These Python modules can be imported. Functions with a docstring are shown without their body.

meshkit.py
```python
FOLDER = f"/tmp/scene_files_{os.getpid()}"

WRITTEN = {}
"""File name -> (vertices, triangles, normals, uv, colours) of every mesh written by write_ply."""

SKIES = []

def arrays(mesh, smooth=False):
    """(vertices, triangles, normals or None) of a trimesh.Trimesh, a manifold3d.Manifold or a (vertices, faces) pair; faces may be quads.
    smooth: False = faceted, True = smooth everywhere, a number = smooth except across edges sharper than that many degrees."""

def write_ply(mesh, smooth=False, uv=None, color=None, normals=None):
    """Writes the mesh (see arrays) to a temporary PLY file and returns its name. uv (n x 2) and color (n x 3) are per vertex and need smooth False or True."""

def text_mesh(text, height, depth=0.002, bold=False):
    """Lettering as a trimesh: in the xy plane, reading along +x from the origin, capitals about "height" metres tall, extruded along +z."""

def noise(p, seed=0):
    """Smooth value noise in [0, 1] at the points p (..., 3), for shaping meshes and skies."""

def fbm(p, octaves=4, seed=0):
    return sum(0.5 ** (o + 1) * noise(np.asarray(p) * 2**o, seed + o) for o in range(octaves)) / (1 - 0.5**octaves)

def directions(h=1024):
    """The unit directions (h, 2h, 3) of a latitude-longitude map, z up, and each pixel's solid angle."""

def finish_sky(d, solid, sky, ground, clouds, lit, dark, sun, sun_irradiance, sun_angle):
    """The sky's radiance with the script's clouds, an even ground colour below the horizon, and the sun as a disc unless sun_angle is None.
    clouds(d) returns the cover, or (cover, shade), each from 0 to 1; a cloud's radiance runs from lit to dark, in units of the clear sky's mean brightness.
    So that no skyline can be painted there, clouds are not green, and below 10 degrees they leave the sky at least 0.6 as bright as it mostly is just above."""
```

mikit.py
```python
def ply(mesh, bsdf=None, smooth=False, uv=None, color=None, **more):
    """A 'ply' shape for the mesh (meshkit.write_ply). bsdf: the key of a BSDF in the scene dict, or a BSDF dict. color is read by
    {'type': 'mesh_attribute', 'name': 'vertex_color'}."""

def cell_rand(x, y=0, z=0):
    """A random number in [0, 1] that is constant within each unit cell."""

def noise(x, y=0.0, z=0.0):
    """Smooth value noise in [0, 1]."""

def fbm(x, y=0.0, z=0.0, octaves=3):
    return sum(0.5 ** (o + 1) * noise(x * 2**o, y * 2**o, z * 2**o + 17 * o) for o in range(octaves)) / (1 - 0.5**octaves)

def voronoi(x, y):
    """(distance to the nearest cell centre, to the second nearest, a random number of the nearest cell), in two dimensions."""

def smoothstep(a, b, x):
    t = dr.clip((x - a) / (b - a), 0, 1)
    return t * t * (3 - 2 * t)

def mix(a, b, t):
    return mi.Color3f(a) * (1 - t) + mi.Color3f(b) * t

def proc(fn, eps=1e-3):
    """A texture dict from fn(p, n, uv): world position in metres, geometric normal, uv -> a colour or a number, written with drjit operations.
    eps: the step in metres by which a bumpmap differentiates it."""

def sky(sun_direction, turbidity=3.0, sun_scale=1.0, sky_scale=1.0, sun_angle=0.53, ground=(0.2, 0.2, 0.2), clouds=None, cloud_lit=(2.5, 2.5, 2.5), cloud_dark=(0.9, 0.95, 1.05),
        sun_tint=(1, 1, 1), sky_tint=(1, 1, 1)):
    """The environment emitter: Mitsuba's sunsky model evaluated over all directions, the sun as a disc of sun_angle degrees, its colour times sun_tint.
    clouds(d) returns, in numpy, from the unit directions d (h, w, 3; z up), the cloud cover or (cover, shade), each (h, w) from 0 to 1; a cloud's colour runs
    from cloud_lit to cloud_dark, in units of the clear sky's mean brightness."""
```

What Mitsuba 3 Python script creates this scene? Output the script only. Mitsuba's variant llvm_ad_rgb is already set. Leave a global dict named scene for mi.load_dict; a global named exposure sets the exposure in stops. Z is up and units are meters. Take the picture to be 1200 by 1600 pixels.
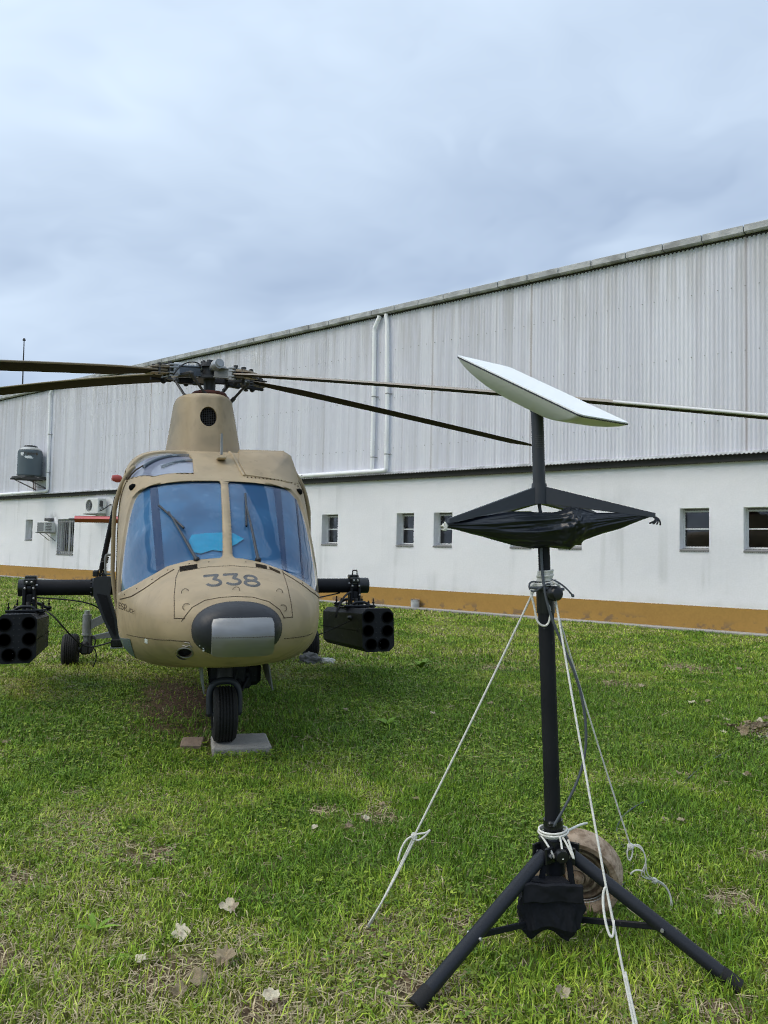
import math
import numpy as np
import trimesh
import manifold3d as m3
import drjit as dr
import mitsuba as mi
import mikit
import meshkit
from scipy.interpolate import PchipInterpolator
from mikit import proc, noise, fbm, smoothstep, mix

T = mi.ScalarTransform4f
scene, labels = {}, {}

# ------------------------------------------------------------------ camera, sky, exposure
EYE, PITCH, ROLL = np.array([0, 0, 1.3]), 0.051, 0.0216
FWD = np.array([0, math.cos(PITCH), math.sin(PITCH)])
UP0 = np.array([0, -math.sin(PITCH), math.cos(PITCH)])
UPV = math.cos(ROLL) * UP0 - math.sin(ROLL) * np.array([1, 0, 0.0])
scene['camera'] = {'type': 'perspective', 'fov': 53.09, 'fov_axis': 'x', 'near_clip': 0.05, 'far_clip': 2000.0,
                   'to_world': T().look_at(origin=EYE.tolist(), target=(EYE + FWD).tolist(), up=UPV.tolist())}


def overcast(d):
    """A closed grey-blue cloud deck: thinner and brighter towards the zenith and the veiled sun, with soft bands."""
    z = np.clip(d[..., 2], 0.02, 1)
    q = d / (z[..., None] * 0.55 + 0.30)
    q = q * np.array([1.0, 1.0, 1.6])
    w = meshkit.fbm(q * 1.1 + 7.0, 4, 3)
    n = meshkit.fbm(q * np.array([1.0, 1.9, 1.0]) * 1.25 + 2.3 * w[..., None], 5, 11)
    fine = meshkit.fbm(q * np.array([2.6, 4.4, 2.6]) + 2.2 * n[..., None] + 1.2 * w[..., None], 5, 5)
    sun = np.array([-0.62, 0.10, 0.72])
    sun = sun / np.linalg.norm(sun)
    near = np.clip((d @ sun), 0, 1) ** 2
    s = 0.985 + 0.36 * (0.5 - n) + 0.27 * (0.5 - fine) - 0.36 * z ** 1.3 - 0.46 * near
    return 1.0, np.clip(s, 0, 1)


scene['sky'] = mikit.sky([-0.62, -0.32, 0.72], turbidity=3, sun_scale=0.20, sun_angle=40, ground=(0.08, 0.10, 0.04), clouds=overcast,
                         cloud_lit=(3.0, 3.45, 3.80), cloud_dark=(0.88, 1.14, 1.58), sun_tint=(0.92, 0.98, 1.08))
exposure = 2.38

# ------------------------------------------------------------------ helpers
COUNT = {}


def numbered(key):
    n = COUNT.get(key, 0)
    COUNT[key] = n + 1
    return key if n == 0 else f'{key}_{n:03d}'


def add(name, mesh, bsdf, parent=None, smooth=35, world=None, color=None):
    key = numbered(name if parent is None else f'{parent}__{name}')
    d = mikit.ply(mesh, bsdf, smooth=smooth, color=color)
    if world is not None:
        d['to_world'] = T(np.asarray(world, float))
    scene[key] = d
    return key


def tag(key, label=None, cat=None, group=None, kind=None):
    labels.setdefault(key, {}).update({k: v for k, v in dict(label=label, category=cat, group=group, kind=kind).items() if v})
    return key


def man(v, f):
    return m3.Manifold(m3.Mesh(np.asarray(v, np.float32), np.asarray(f, np.uint32)))


def tri(m):
    k = m.to_mesh()
    return trimesh.Trimesh(np.array(k.vert_properties[:, :3], float), np.array(k.tri_verts), process=False)


def cat(*ms):
    ms = [tri(m) if hasattr(m, 'to_mesh') else m for m in ms]
    return trimesh.util.concatenate(ms)


def box(size, c=(0, 0, 0), b=0.0, R=None):
    s = np.asarray(size, float) / 2
    b = min(b, 0.45 * 2 * s.min())
    pts = []
    for k in range(3):
        e = s - b
        e[k] = s[k]
        pts += [e * np.array(g) for g in np.ndindex(2, 2, 2)] if False else [e * (np.array(g) * 2 - 1) for g in np.ndindex(2, 2, 2)]
    h = tri(m3.Manifold.hull_points(np.array(pts, np.float32)))
    if R is not None:
        h.vertices = h.vertices @ np.asarray(R).T
    h.vertices += np.asarray(c, float)
    return h


def rot(axis, ang):
    return trimesh.transformations.rotation_matrix(ang, axis)[:3, :3]


def spline(pts, n=40):
    p = np.asarray(pts, float)
    t = np.r_[0, np.cumsum(np.linalg.norm(np.diff(p, axis=0), axis=1) ** 0.5)]
    u = np.linspace(0, t[-1], n)
    from scipy.interpolate import CubicSpline
    return CubicSpline(t, p)(u)


def tube(pts, r, sides=12, caps=True):
    p = np.asarray(pts, float)
    r = np.broadcast_to(np.asarray(r, float), (len(p),))
    t = np.gradient(p, axis=0)
    t /= np.linalg.norm(t, axis=1, keepdims=True) + 1e-12
    a = np.cross(t[0], [0, 0, 1.0] if abs(t[0][2]) < 0.9 else [1.0, 0, 0])
    A = []
    for k in range(len(p)):
        a = a - t[k] * (a @ t[k])
        a /= np.linalg.norm(a) + 1e-12
        A.append(a)
    A = np.array(A)
    B = np.cross(t, A)
    g = np.arange(sides) * 2 * np.pi / sides
    v = p[:, None] + r[:, None, None] * (np.cos(g)[None, :, None] * A[:, None] + np.sin(g)[None, :, None] * B[:, None])
    i, j = np.meshgrid(np.arange(len(p) - 1), np.arange(sides), indexing='ij')
    q = np.stack([i * sides + j, i * sides + (j + 1) % sides, (i + 1) * sides + (j + 1) % sides, (i + 1) * sides + j], -1).reshape(-1, 4)
    f = np.vstack([q[:, [0, 1, 2]], q[:, [0, 2, 3]]])
    v = v.reshape(-1, 3)
    if caps:
        n = len(v)
        v = np.vstack([v, p[0], p[-1]])
        j = np.arange(sides)
        e = (len(p) - 1) * sides
        f = np.vstack([f, np.stack([j * 0 + n, (j + 1) % sides, j], 1), np.stack([j * 0 + n + 1, e + j, e + (j + 1) % sides], 1)])
    return trimesh.Trimesh(v, f, process=False)


def rod(p0, p1, r0, r1=None, sides=16):
    return tube([p0, p1], [r0, r0 if r1 is None else r1], sides)


def lathe(profile, n=40, c=(0, 0, 0), axis=(0, 0, 1)):
    """profile: (radius, height) pairs from bottom to top, closed onto the axis."""
    m = trimesh.creation.revolve(np.asarray(profile, float), sections=n)
    ax = np.asarray(axis, float) / np.linalg.norm(axis)
    m.apply_transform(trimesh.geometry.align_vectors([0, 0, 1], ax))
    m.vertices += np.asarray(c, float)
    return m


def prism(poly, h0, h1, plane='xz', round_=0.0):
    """poly in the given plane, extruded along the third axis from h0 to h1."""
    cs = m3.CrossSection([np.asarray(poly, float)], m3.FillRule.NonZero)
    if round_:
        cs = cs.offset(-round_, m3.JoinType.Round, 2, 32).offset(round_, m3.JoinType.Round, 2, 32)
    m = cs.extrude(h1 - h0)
    if plane == 'xz':
        return m.transform(np.array([[1, 0, 0, 0], [0, 0, -1, h1], [0, 1, 0, 0.0]]))
    if plane == 'xy':
        return m.transform(np.array([[1, 0, 0, 0], [0, 1, 0, 0], [0, 0, 1, h0]]))
    return m.transform(np.array([[0, 0, 1, h0], [1, 0, 0, 0], [0, 1, 0, 0.0]]))      # 'yz'


def ring(R, r, c=(0, 0, 0), axis=(0, 0, 1), n=32, k=10):
    m = trimesh.creation.torus(R, r, n, k)
    m.apply_transform(trimesh.geometry.align_vectors([0, 0, 1], np.asarray(axis, float)))
    m.vertices += np.asarray(c, float)
    return m


def moved(m, c):
    m = m.copy()
    m.vertices = m.vertices + np.asarray(c, float)
    return m


# ------------------------------------------------------------------ wall frame: s along the wall (left in the picture), out towards the camera
ANG, DIST = 0.8997, 16.653 * 1.3 / 1.5
NRM = np.array([math.cos(ANG), math.sin(ANG), 0])
ALONG = np.array([-math.sin(ANG), math.cos(ANG), 0])
WALL = np.eye(4)
WALL[:3, 0], WALL[:3, 1], WALL[:3, 3] = ALONG, -NRM, NRM * DIST


def wp(s, o, z=0.0):
    return ALONG * s + NRM * (DIST - o) + np.array([0, 0, z])


# ------------------------------------------------------------------ materials
def rgb(*c):
    return {'type': 'rgb', 'value': list(c)}


def plain(name, c, rough=0.5, metal=0.0, spec=0.5, **k):
    scene[name] = {'type': 'twosided', 'bsdf': {'type': 'principled', 'base_color': rgb(*c), 'roughness': rough, 'metallic': metal, 'specular': spec, **k}}
    return name


def textured(name, fn, rough=0.6, metal=0.0, spec=0.4, bump=None, eps=2e-3, **k):
    b = {'type': 'principled', 'base_color': proc(fn), 'roughness': rough if isinstance(rough, float) else proc(rough), 'metallic': metal, 'specular': spec, **k}
    if bump:
        b = {'type': 'bumpmap', 'arbitrary': proc(bump, eps=eps), 'scale': 1.0, 'bsdf': b}
    scene[name] = {'type': 'twosided', 'bsdf': b}
    return name


def along(p):
    return p.x * ALONG[0] + p.y * ALONG[1]


def plaster_c(p, n, uv):
    s = along(p)
    a = fbm(s * 0.55, p.z * 0.7, 3.0, 4)
    st = fbm(s * 5.0, p.z * 0.30, 9.0, 3)
    g = noise(s * 60, p.z * 60, 2.0)
    c = mix((0.86, 0.855, 0.88), (0.79, 0.79, 0.82), smoothstep(0.35, 0.75, a))
    c = mix(c, (0.58, 0.585, 0.59), 0.5 * smoothstep(0.55, 0.80, st) * smoothstep(0.38, 0.62, a))
    # soot stains above the two old air conditioners and splash marks below the windows
    soot = smoothstep(0.55, 0.05, dr.sqrt(dr.square((s - 26.78) / 0.9) + dr.square((p.z - 2.25) / 0.5)))
    soot = soot * smoothstep(0.25, 0.7, fbm(s * 6, p.z * 5, 1.0, 3))
    c = mix(c, (0.28, 0.28, 0.27), 0.7 * soot)
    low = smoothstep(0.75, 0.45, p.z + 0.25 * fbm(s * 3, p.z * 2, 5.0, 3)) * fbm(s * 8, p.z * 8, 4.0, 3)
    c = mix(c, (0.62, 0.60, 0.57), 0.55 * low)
    return c * (0.97 + 0.06 * g)


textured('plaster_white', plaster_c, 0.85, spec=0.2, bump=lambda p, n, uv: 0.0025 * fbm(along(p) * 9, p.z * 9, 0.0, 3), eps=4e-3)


def ochre_c(p, n, uv):
    s = along(p)
    a = fbm(s * 1.3, p.z * 2.0, 3.0, 4)
    c = mix((0.44, 0.26, 0.075), (0.37, 0.215, 0.062), a)
    chip = smoothstep(0.57, 0.66, fbm(s * 7, p.z * 9, 2.0, 4)) * smoothstep(0.20, 0.02, p.z - 0.10 * fbm(s * 2.0, 0.0, 8.0, 3))
    return mix(c, (0.22, 0.15, 0.09), 0.85 * chip) * (0.95 + 0.1 * noise(s * 40, p.z * 40, 1.0))


textured('plaster_ochre', ochre_c, 0.8, spec=0.2)


def cladding_c(p, n, uv):
    s = along(p)
    sheet = mikit.cell_rand(dr.floor(s / 0.836 + 100.0), 3, 1)
    st = fbm(s * 7.0, p.z * 0.16, 4.0, 4)
    fine = fbm(s * 36.0, p.z * 0.5, 2.0, 3)
    c = mix((0.69, 0.695, 0.765), (0.64, 0.645, 0.71), sheet)
    c = mix(c, (0.49, 0.49, 0.505), 0.36 * smoothstep(0.52, 0.80, st))
    c = mix(c, (0.78, 0.79, 0.83), 0.5 * smoothstep(0.55, 0.30, st))
    c = mix(c, (0.50, 0.48, 0.46), 0.16 * smoothstep(0.52, 0.82, fine))
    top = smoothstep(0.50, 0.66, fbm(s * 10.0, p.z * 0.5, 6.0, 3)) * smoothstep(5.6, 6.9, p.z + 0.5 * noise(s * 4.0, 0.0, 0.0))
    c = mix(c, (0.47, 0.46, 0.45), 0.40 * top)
    seam = mikit.cell_rand(dr.floor(s / 0.836 + 0.03 + 100.0), 8, 2)
    rust = smoothstep(0.045, 0.0, dr.abs(s / 0.836 - dr.round(s / 0.836))) * dr.select(seam > 0.72, 1.0, 0.25) * (0.4 + 0.6 * noise(s * 3, p.z * 1.4, 3.0))
    return mix(c, (0.30, 0.22, 0.17), 0.6 * rust)


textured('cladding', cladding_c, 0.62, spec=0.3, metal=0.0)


def cap_c(p, n, uv):
    s = along(p)
    a = fbm(s * 6, p.z * 14, 1.0, 4)
    c = mix((0.36, 0.37, 0.37), (0.50, 0.51, 0.51), smoothstep(0.3, 0.7, a))
    return mix(c, (0.22, 0.22, 0.21), 0.6 * smoothstep(0.55, 0.75, fbm(s * 3.0, p.z * 3.0, 7.0, 3)))


textured('galvanized', cap_c, 0.5, spec=0.5)


def concrete_c(p, n, uv):
    a = fbm(p.x * 9, p.y * 9, p.z * 9, 4)
    g = noise(p.x * 160, p.y * 160, p.z * 160)
    return mix((0.23, 0.22, 0.20), (0.35, 0.335, 0.305), a) * (0.85 + 0.3 * g)


textured('concrete', concrete_c, 0.9, spec=0.2)


SPOTS = [(-0.03, 2.69, 0.05), (-1.39, 3.04, 0.12), (0.14, 2.36, 0.11), (2.85, 5.78, 0.24), (-0.95, 3.28, 0.13), (-1.22, 2.46, 0.12), (-0.33, 2.20, 0.12), (-0.60, 2.40, 0.14), (0.30, 2.75, 0.09), (1.35, 2.95, 0.12), (0.02, 3.85, 0.10), (1.0, 2.25, 0.10), (-0.25, 3.9, 0.09), (-1.6, 4.1, 0.12), (1.7, 3.4, 0.10), (2.4, 7.9, 0.25), (3.6, 9.2, 0.3), (1.3, 8.8, 0.22)]


def soil_c(p, n, uv):
    a = fbm(p.x * 0.9, p.y * 0.9, 1.0, 4)
    b = fbm(p.x * 14, p.y * 14, 3.0, 4)
    g = fbm(p.x * 70, p.y * 70, 5.0, 2)
    c = mix((0.085, 0.130, 0.018), (0.21, 0.22, 0.055), smoothstep(0.35, 0.7, a) * 0.6 + 0.4 * b)
    c = mix(c, (0.17, 0.135, 0.08), 0.55 * smoothstep(0.52, 0.70, b))
    # bare reddish litter below the nose
    dx, dy = p.x + 1.62, p.y - 6.5
    u, v = dx * -0.30 + dy * 0.954, dx * 0.954 + dy * 0.30
    bare = smoothstep(1.25, 0.35, dr.sqrt(dr.square(u / 1.55) + dr.square(v / 0.50)) + 0.5 * (fbm(p.x * 4, p.y * 4, 2.0, 3) - 0.5))
    sp = 0.0
    for x_, y_, r_ in SPOTS:
        sp = dr.maximum(sp, smoothstep(1.25, 0.6, dr.sqrt(dr.square(p.x - x_) + dr.square(p.y - y_)) / r_ + 1.1 * (b - 0.5)))
    c = mix(c, mix((0.13, 0.088, 0.055), (0.24, 0.175, 0.115), g), sp)
    c = mix(c, mix((0.060, 0.042, 0.030), (0.115, 0.080, 0.056), b), bare)
    return c * (0.45 + 0.75 * g)


textured('soil', soil_c, 0.95, spec=0.1)


def tan_c(p, n, uv):
    a = fbm(p.x * 2.1, p.y * 2.1, p.z * 2.1, 4)
    b = fbm(p.x * 26, p.y * 26, p.z * 9, 3)
    c = mix((0.385, 0.298, 0.185), (0.325, 0.250, 0.155), smoothstep(0.3, 0.7, a))
    c = mix(c, (0.24, 0.18, 0.11), 0.55 * smoothstep(0.60, 0.80, b) * smoothstep(0.4, 0.65, a))
    d = fbm(p.x * 7 + 3, p.y * 7, p.z * 5, 4)
    c = mix(c, (0.26, 0.205, 0.13), 0.55 * smoothstep(0.50, 0.74, d))
    c = mix(c, (0.44, 0.35, 0.22), 0.35 * smoothstep(0.48, 0.28, d))
    sp = noise(p.x * 140, p.y * 140, p.z * 140)
    return mix(c, (0.20, 0.15, 0.10), 0.45 * smoothstep(0.86, 0.97, sp))


textured('tan_paint', tan_c, 0.48, spec=0.4)


def black_c(p, n, uv):
    a = fbm(p.x * 9, p.y * 9, p.z * 9, 4)
    sp = noise(p.x * 120, p.y * 120, p.z * 60)
    c = mix((0.008, 0.009, 0.012), (0.017, 0.018, 0.022), a)
    return mix(c, (0.11, 0.11, 0.11), 0.5 * smoothstep(0.90, 0.98, sp))


textured('black_paint', black_c, 0.50, spec=0.20)


def brushed_c(p, n, uv):
    a = fbm(p.x * 5, p.y * 5, p.z * 40, 4)
    b = fbm(p.x * 14, p.y * 14, p.z * 14, 3)
    return mix((0.36, 0.36, 0.36), (0.22, 0.215, 0.21), a * 0.6 + 0.4 * b)


textured('worn_aluminium', brushed_c, lambda p, n, uv: 0.26 + 0.26 * fbm(p.x * 9, p.y * 9, p.z * 9, 3), metal=0.85, spec=0.5)


def blade_c(p, n, uv):
    a = fbm(p.x * 3, p.y * 3, p.z * 3, 4)
    return mix((0.20, 0.165, 0.12), (0.32, 0.26, 0.19), a)


textured('blade_paint', blade_c, 0.5, spec=0.4)


def film_c(p, n, uv):
    a = fbm(p.x * 3.0, p.y * 3.0, p.z * 1.1, 4)
    b = fbm(p.x * 17, p.y * 17, p.z * 1.0, 3)
    c = mix((0.030, 0.088, 0.190), (0.046, 0.145, 0.290), smoothstep(0.35, 0.7, a))
    return mix(c, (0.14, 0.24, 0.38), 0.5 * smoothstep(0.56, 0.76, b) * smoothstep(0.4, 0.65, a))


textured('blue_film', film_c, 0.75, spec=0.08)


def rusty_c(p, n, uv):
    a = fbm(p.x * 22, p.y * 22, p.z * 22, 4)
    b = fbm(p.x * 75, p.y * 75, p.z * 75, 3)
    c = mix((0.20, 0.135, 0.085), (0.44, 0.335, 0.240), smoothstep(0.32, 0.62, a))
    return mix(c, (0.055, 0.03, 0.02), 0.7 * smoothstep(0.52, 0.7, b))


textured('rusty_steel', rusty_c, 0.8, spec=0.25, bump=lambda p, n, uv: 0.0015 * fbm(p.x * 90, p.y * 90, p.z * 90, 3), eps=1e-3)


def wheel_c(p, n, uv):
    a = fbm(p.x * 34, p.y * 34, p.z * 34, 4)
    b = fbm(p.x * 120, p.y * 120, p.z * 120, 2)
    return mix(mix((0.22, 0.155, 0.105), (0.42, 0.325, 0.240), smoothstep(0.25, 0.65, a)), (0.13, 0.085, 0.055), 0.45 * smoothstep(0.55, 0.75, b))


textured('wheel_rust', wheel_c, 0.8, spec=0.2)


def rope_c(p, n, uv):
    t = noise(p.z * 260 + p.x * 90, p.x * 50, p.y * 50)
    return mix((0.55, 0.54, 0.49), (0.80, 0.79, 0.74), t)


textured('rope_white', rope_c, 0.8, spec=0.2)


def leaf_c(p, n, uv):
    a = fbm(p.x * 40, p.y * 40, p.z * 40, 3)
    k = mikit.cell_rand(dr.floor(p.x * 5.1), dr.floor(p.y * 5.1), 4)
    c = mix((0.56, 0.505, 0.37), (0.27, 0.215, 0.135), smoothstep(0.25, 0.6, k))
    return mix(c, (0.20, 0.14, 0.10), 0.8 * smoothstep(0.5, 0.75, a))


textured('leaf_dead', leaf_c, 0.75, spec=0.25)
textured('plastic_grey', lambda p, n, uv: mix((0.075, 0.10, 0.12), (0.10, 0.13, 0.15), fbm(p.x * 4, p.y * 4, p.z * 2, 3)), 0.5, spec=0.4)
textured('pvc_white', lambda p, n, uv: mix((0.90, 0.91, 0.92), (0.80, 0.80, 0.80), smoothstep(0.4, 0.8, fbm(p.x * 5, p.y * 5, p.z * 1.5, 3))), 0.45, spec=0.4)
textured('brick_clay', lambda p, n, uv: mix((0.30, 0.235, 0.185), (0.22, 0.165, 0.13), fbm(p.x * 30, p.y * 30, p.z * 30, 3)), 0.9, spec=0.1)
textured('rag_grey', lambda p, n, uv: mix((0.10, 0.10, 0.10), (0.24, 0.24, 0.235), fbm(p.x * 18, p.y * 18, p.z * 18, 3)), 0.9, spec=0.1)
plain('rag_white', (0.62, 0.61, 0.58), 0.9, spec=0.1)
plain('tyre_rubber', (0.014, 0.014, 0.015), 0.72, spec=0.35)
plain('black_gloss', (0.008, 0.009, 0.011), 0.30, spec=0.5)
plain('bag_plastic', (0.007, 0.010, 0.017), 0.27, spec=0.5)
plain('black_cloth', (0.009, 0.010, 0.014), 0.75, spec=0.25, sheen=0.4)
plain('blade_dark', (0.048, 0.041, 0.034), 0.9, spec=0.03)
plain('leg_black', (0.014, 0.016, 0.022), 0.42, spec=0.35)
plain('charcoal', (0.030, 0.034, 0.042), 0.42, spec=0.45)
plain('turret_grey', (0.022, 0.024, 0.030), 0.45, spec=0.4)
plain('bore_black', (0.004, 0.004, 0.004), 0.8, spec=0.1)
plain('gear_grey', (0.20, 0.21, 0.215), 0.45, spec=0.45)
plain('steel_blue', (0.115, 0.135, 0.165), 0.38, metal=0.3)
plain('steel_light', (0.36, 0.37, 0.375), 0.35, metal=0.5)
plain('steel_dark', (0.045, 0.045, 0.048), 0.5, metal=0.2)
plain('rust_red', (0.11, 0.035, 0.025), 0.7)
plain('bolt_steel', (0.50, 0.50, 0.50), 0.3, metal=0.7)
plain('red_paint', (0.50, 0.095, 0.085), 0.5)
plain('marking_grey', (0.085, 0.085, 0.085), 0.6)
plain('seam_dark', (0.075, 0.055, 0.036), 0.8, spec=0.1)
plain('band_blue', (0.004, 0.030, 0.095), 0.8, spec=0.05)
textured('cyan_cover', lambda p, n, uv: mix((0.016, 0.19, 0.36), (0.034, 0.32, 0.52), fbm(p.x * 9, p.y * 9, p.z * 16, 3)), 0.8, spec=0.1)
plain('dark_frame', (0.03, 0.035, 0.04), 0.5)
plain('chin_blue', (0.095, 0.125, 0.155), 0.25)
plain('violet_film', (0.20, 0.225, 0.30), 0.2)
plain('beam_dark', (0.040, 0.038, 0.036), 0.7)
plain('frame_white', (0.70, 0.71, 0.71), 0.45)
plain('sill_grey', (0.20, 0.20, 0.20), 0.85)
plain('ac_white', (0.68, 0.685, 0.67), 0.5)
plain('ac_grille', (0.19, 0.20, 0.21), 0.6)
plain('iron_dark', (0.06, 0.06, 0.062), 0.6)
plain('iron_grey', (0.30, 0.30, 0.30), 0.55)
plain('roof_grey', (0.35, 0.36, 0.37), 0.7)
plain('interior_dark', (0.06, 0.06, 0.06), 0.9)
plain('label_white', (0.70, 0.72, 0.74), 0.6)
plain('dish_white', (0.80, 0.81, 0.82), 0.42, spec=0.4)
plain('dish_back', (0.66, 0.67, 0.68), 0.5, spec=0.4)
plain('cable_grey', (0.075, 0.085, 0.10), 0.5)
plain('cable_black', (0.018, 0.018, 0.02), 0.5)
scene['house_glass'] = {'type': 'thindielectric', 'int_ior': 1.5}
scene['window_glass'] = {'type': 'thindielectric', 'int_ior': 1.19}
scene['grass_blade'] = {'type': 'twosided', 'bsdf': {'type': 'principled', 'base_color': {'type': 'mesh_attribute', 'name': 'vertex_color'}, 'roughness': 0.55, 'specular': 0.35}}

# ------------------------------------------------------------------ ground


def gz(x, y):
    """Height of the lawn: a gently uneven sheet."""
    x, y = np.asarray(x, float), np.asarray(y, float)
    p = np.stack([x * 0.9, y * 0.9, x * 0], -1)
    return 0.034 * (meshkit.fbm(p, 3, 2) - 0.5)


def lawn_mesh():
    a = np.r_[-600, -300, -150, -80, -50, -35, np.arange(-26, 26.01, 0.25), 35, 50, 80, 150, 300, 600]
    b = np.r_[-600, -300, -100, -40, -15, np.arange(-6, 40.01, 0.25), 50, 80, 150, 300, 600]
    X, Y = np.meshgrid(a, b, indexing='ij')
    Z = gz(X, Y)
    v = np.stack([X, Y, Z], -1).reshape(-1, 3)
    i, j = np.meshgrid(np.arange(len(a) - 1), np.arange(len(b) - 1), indexing='ij')
    n = len(b)
    f = np.stack([i * n + j, (i + 1) * n + j, (i + 1) * n + j + 1, i * n + j + 1], -1).reshape(-1, 4)
    return v, f


tag(add('lawn', lawn_mesh(), 'soil', smooth=True), 'uneven mown lawn with dry patches and bare reddish earth below the nose', 'lawn', kind='structure')
pv = box((64, 0.34, 0.14), (15, 0.17, -0.035), 0.008)
tag(add('pavement', pv, 'concrete', world=WALL, smooth=False), 'narrow concrete strip along the foot of the ochre plinth', 'pavement', kind='structure')

# ------------------------------------------------------------------ warehouse
PL, BB, BT, FB, RT = 0.439, 3.010, 3.142, 6.985, 7.145
S0, S1 = -9.2, 46.0
wh = tag('warehouse', 'long white warehouse with corrugated grey upper wall and ochre plinth', 'warehouse')
K = 1.3 / 1.5
WIN = [(14.927, 15.56), (12.19, 12.774), (10.964, 11.545), (8.694, 9.266), (7.409, 7.997), (4.617, 5.213), (3.366, 3.952)]
WIN = [(a * K, b * K, 1.428, 2.206) for a, b in WIN]
SMALL = (28.31, 28.84, 1.425, 2.205)
BARRED = (25.38, 26.50, 0.92, 2.205)
OPEN = WIN + [SMALL, BARRED]
D_ = 0.30
wall = prism([(S0, PL), (S1, PL), (S1, BT), (S0, BT)], -D_, 0.0, 'xz')
for a, b, z0, z1 in OPEN:
    wall = wall - prism([(a, z0), (b, z0), (b, z1), (a, z1)], -D_ - 0.1, 0.1, 'xz')
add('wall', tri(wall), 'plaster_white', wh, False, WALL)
add('plinth', box((S1 - S0, D_ + 0.006, PL + 0.3), ((S0 + S1) / 2, -D_ / 2 + 0.003, (PL - 0.3) / 2), 0.004), 'plaster_ochre', wh, False, WALL)
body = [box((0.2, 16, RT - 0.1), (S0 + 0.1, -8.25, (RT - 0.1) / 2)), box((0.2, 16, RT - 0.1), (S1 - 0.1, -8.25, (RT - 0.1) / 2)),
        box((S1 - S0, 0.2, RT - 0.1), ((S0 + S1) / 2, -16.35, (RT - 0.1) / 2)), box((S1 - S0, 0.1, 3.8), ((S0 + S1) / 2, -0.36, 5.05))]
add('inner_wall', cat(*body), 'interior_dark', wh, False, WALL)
rf = prism([(-16.45, RT - 0.35), (-0.16, RT - 0.35), (-0.16, RT - 0.05), (-8.2, RT + 0.0), (-16.45, RT - 0.05)], S0, S1, 'yz')
add('roof', tri(rf), 'roof_grey', wh, False, WALL)
add('edge_beam', box((S1 - S0, 0.10, BT - BB - 0.01), ((S0 + S1) / 2, 0.052, (BB + BT) / 2 - 0.004), 0.006), 'beam_dark', wh, False, WALL)
WAVE, PERSHEET = 0.076, 11


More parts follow.
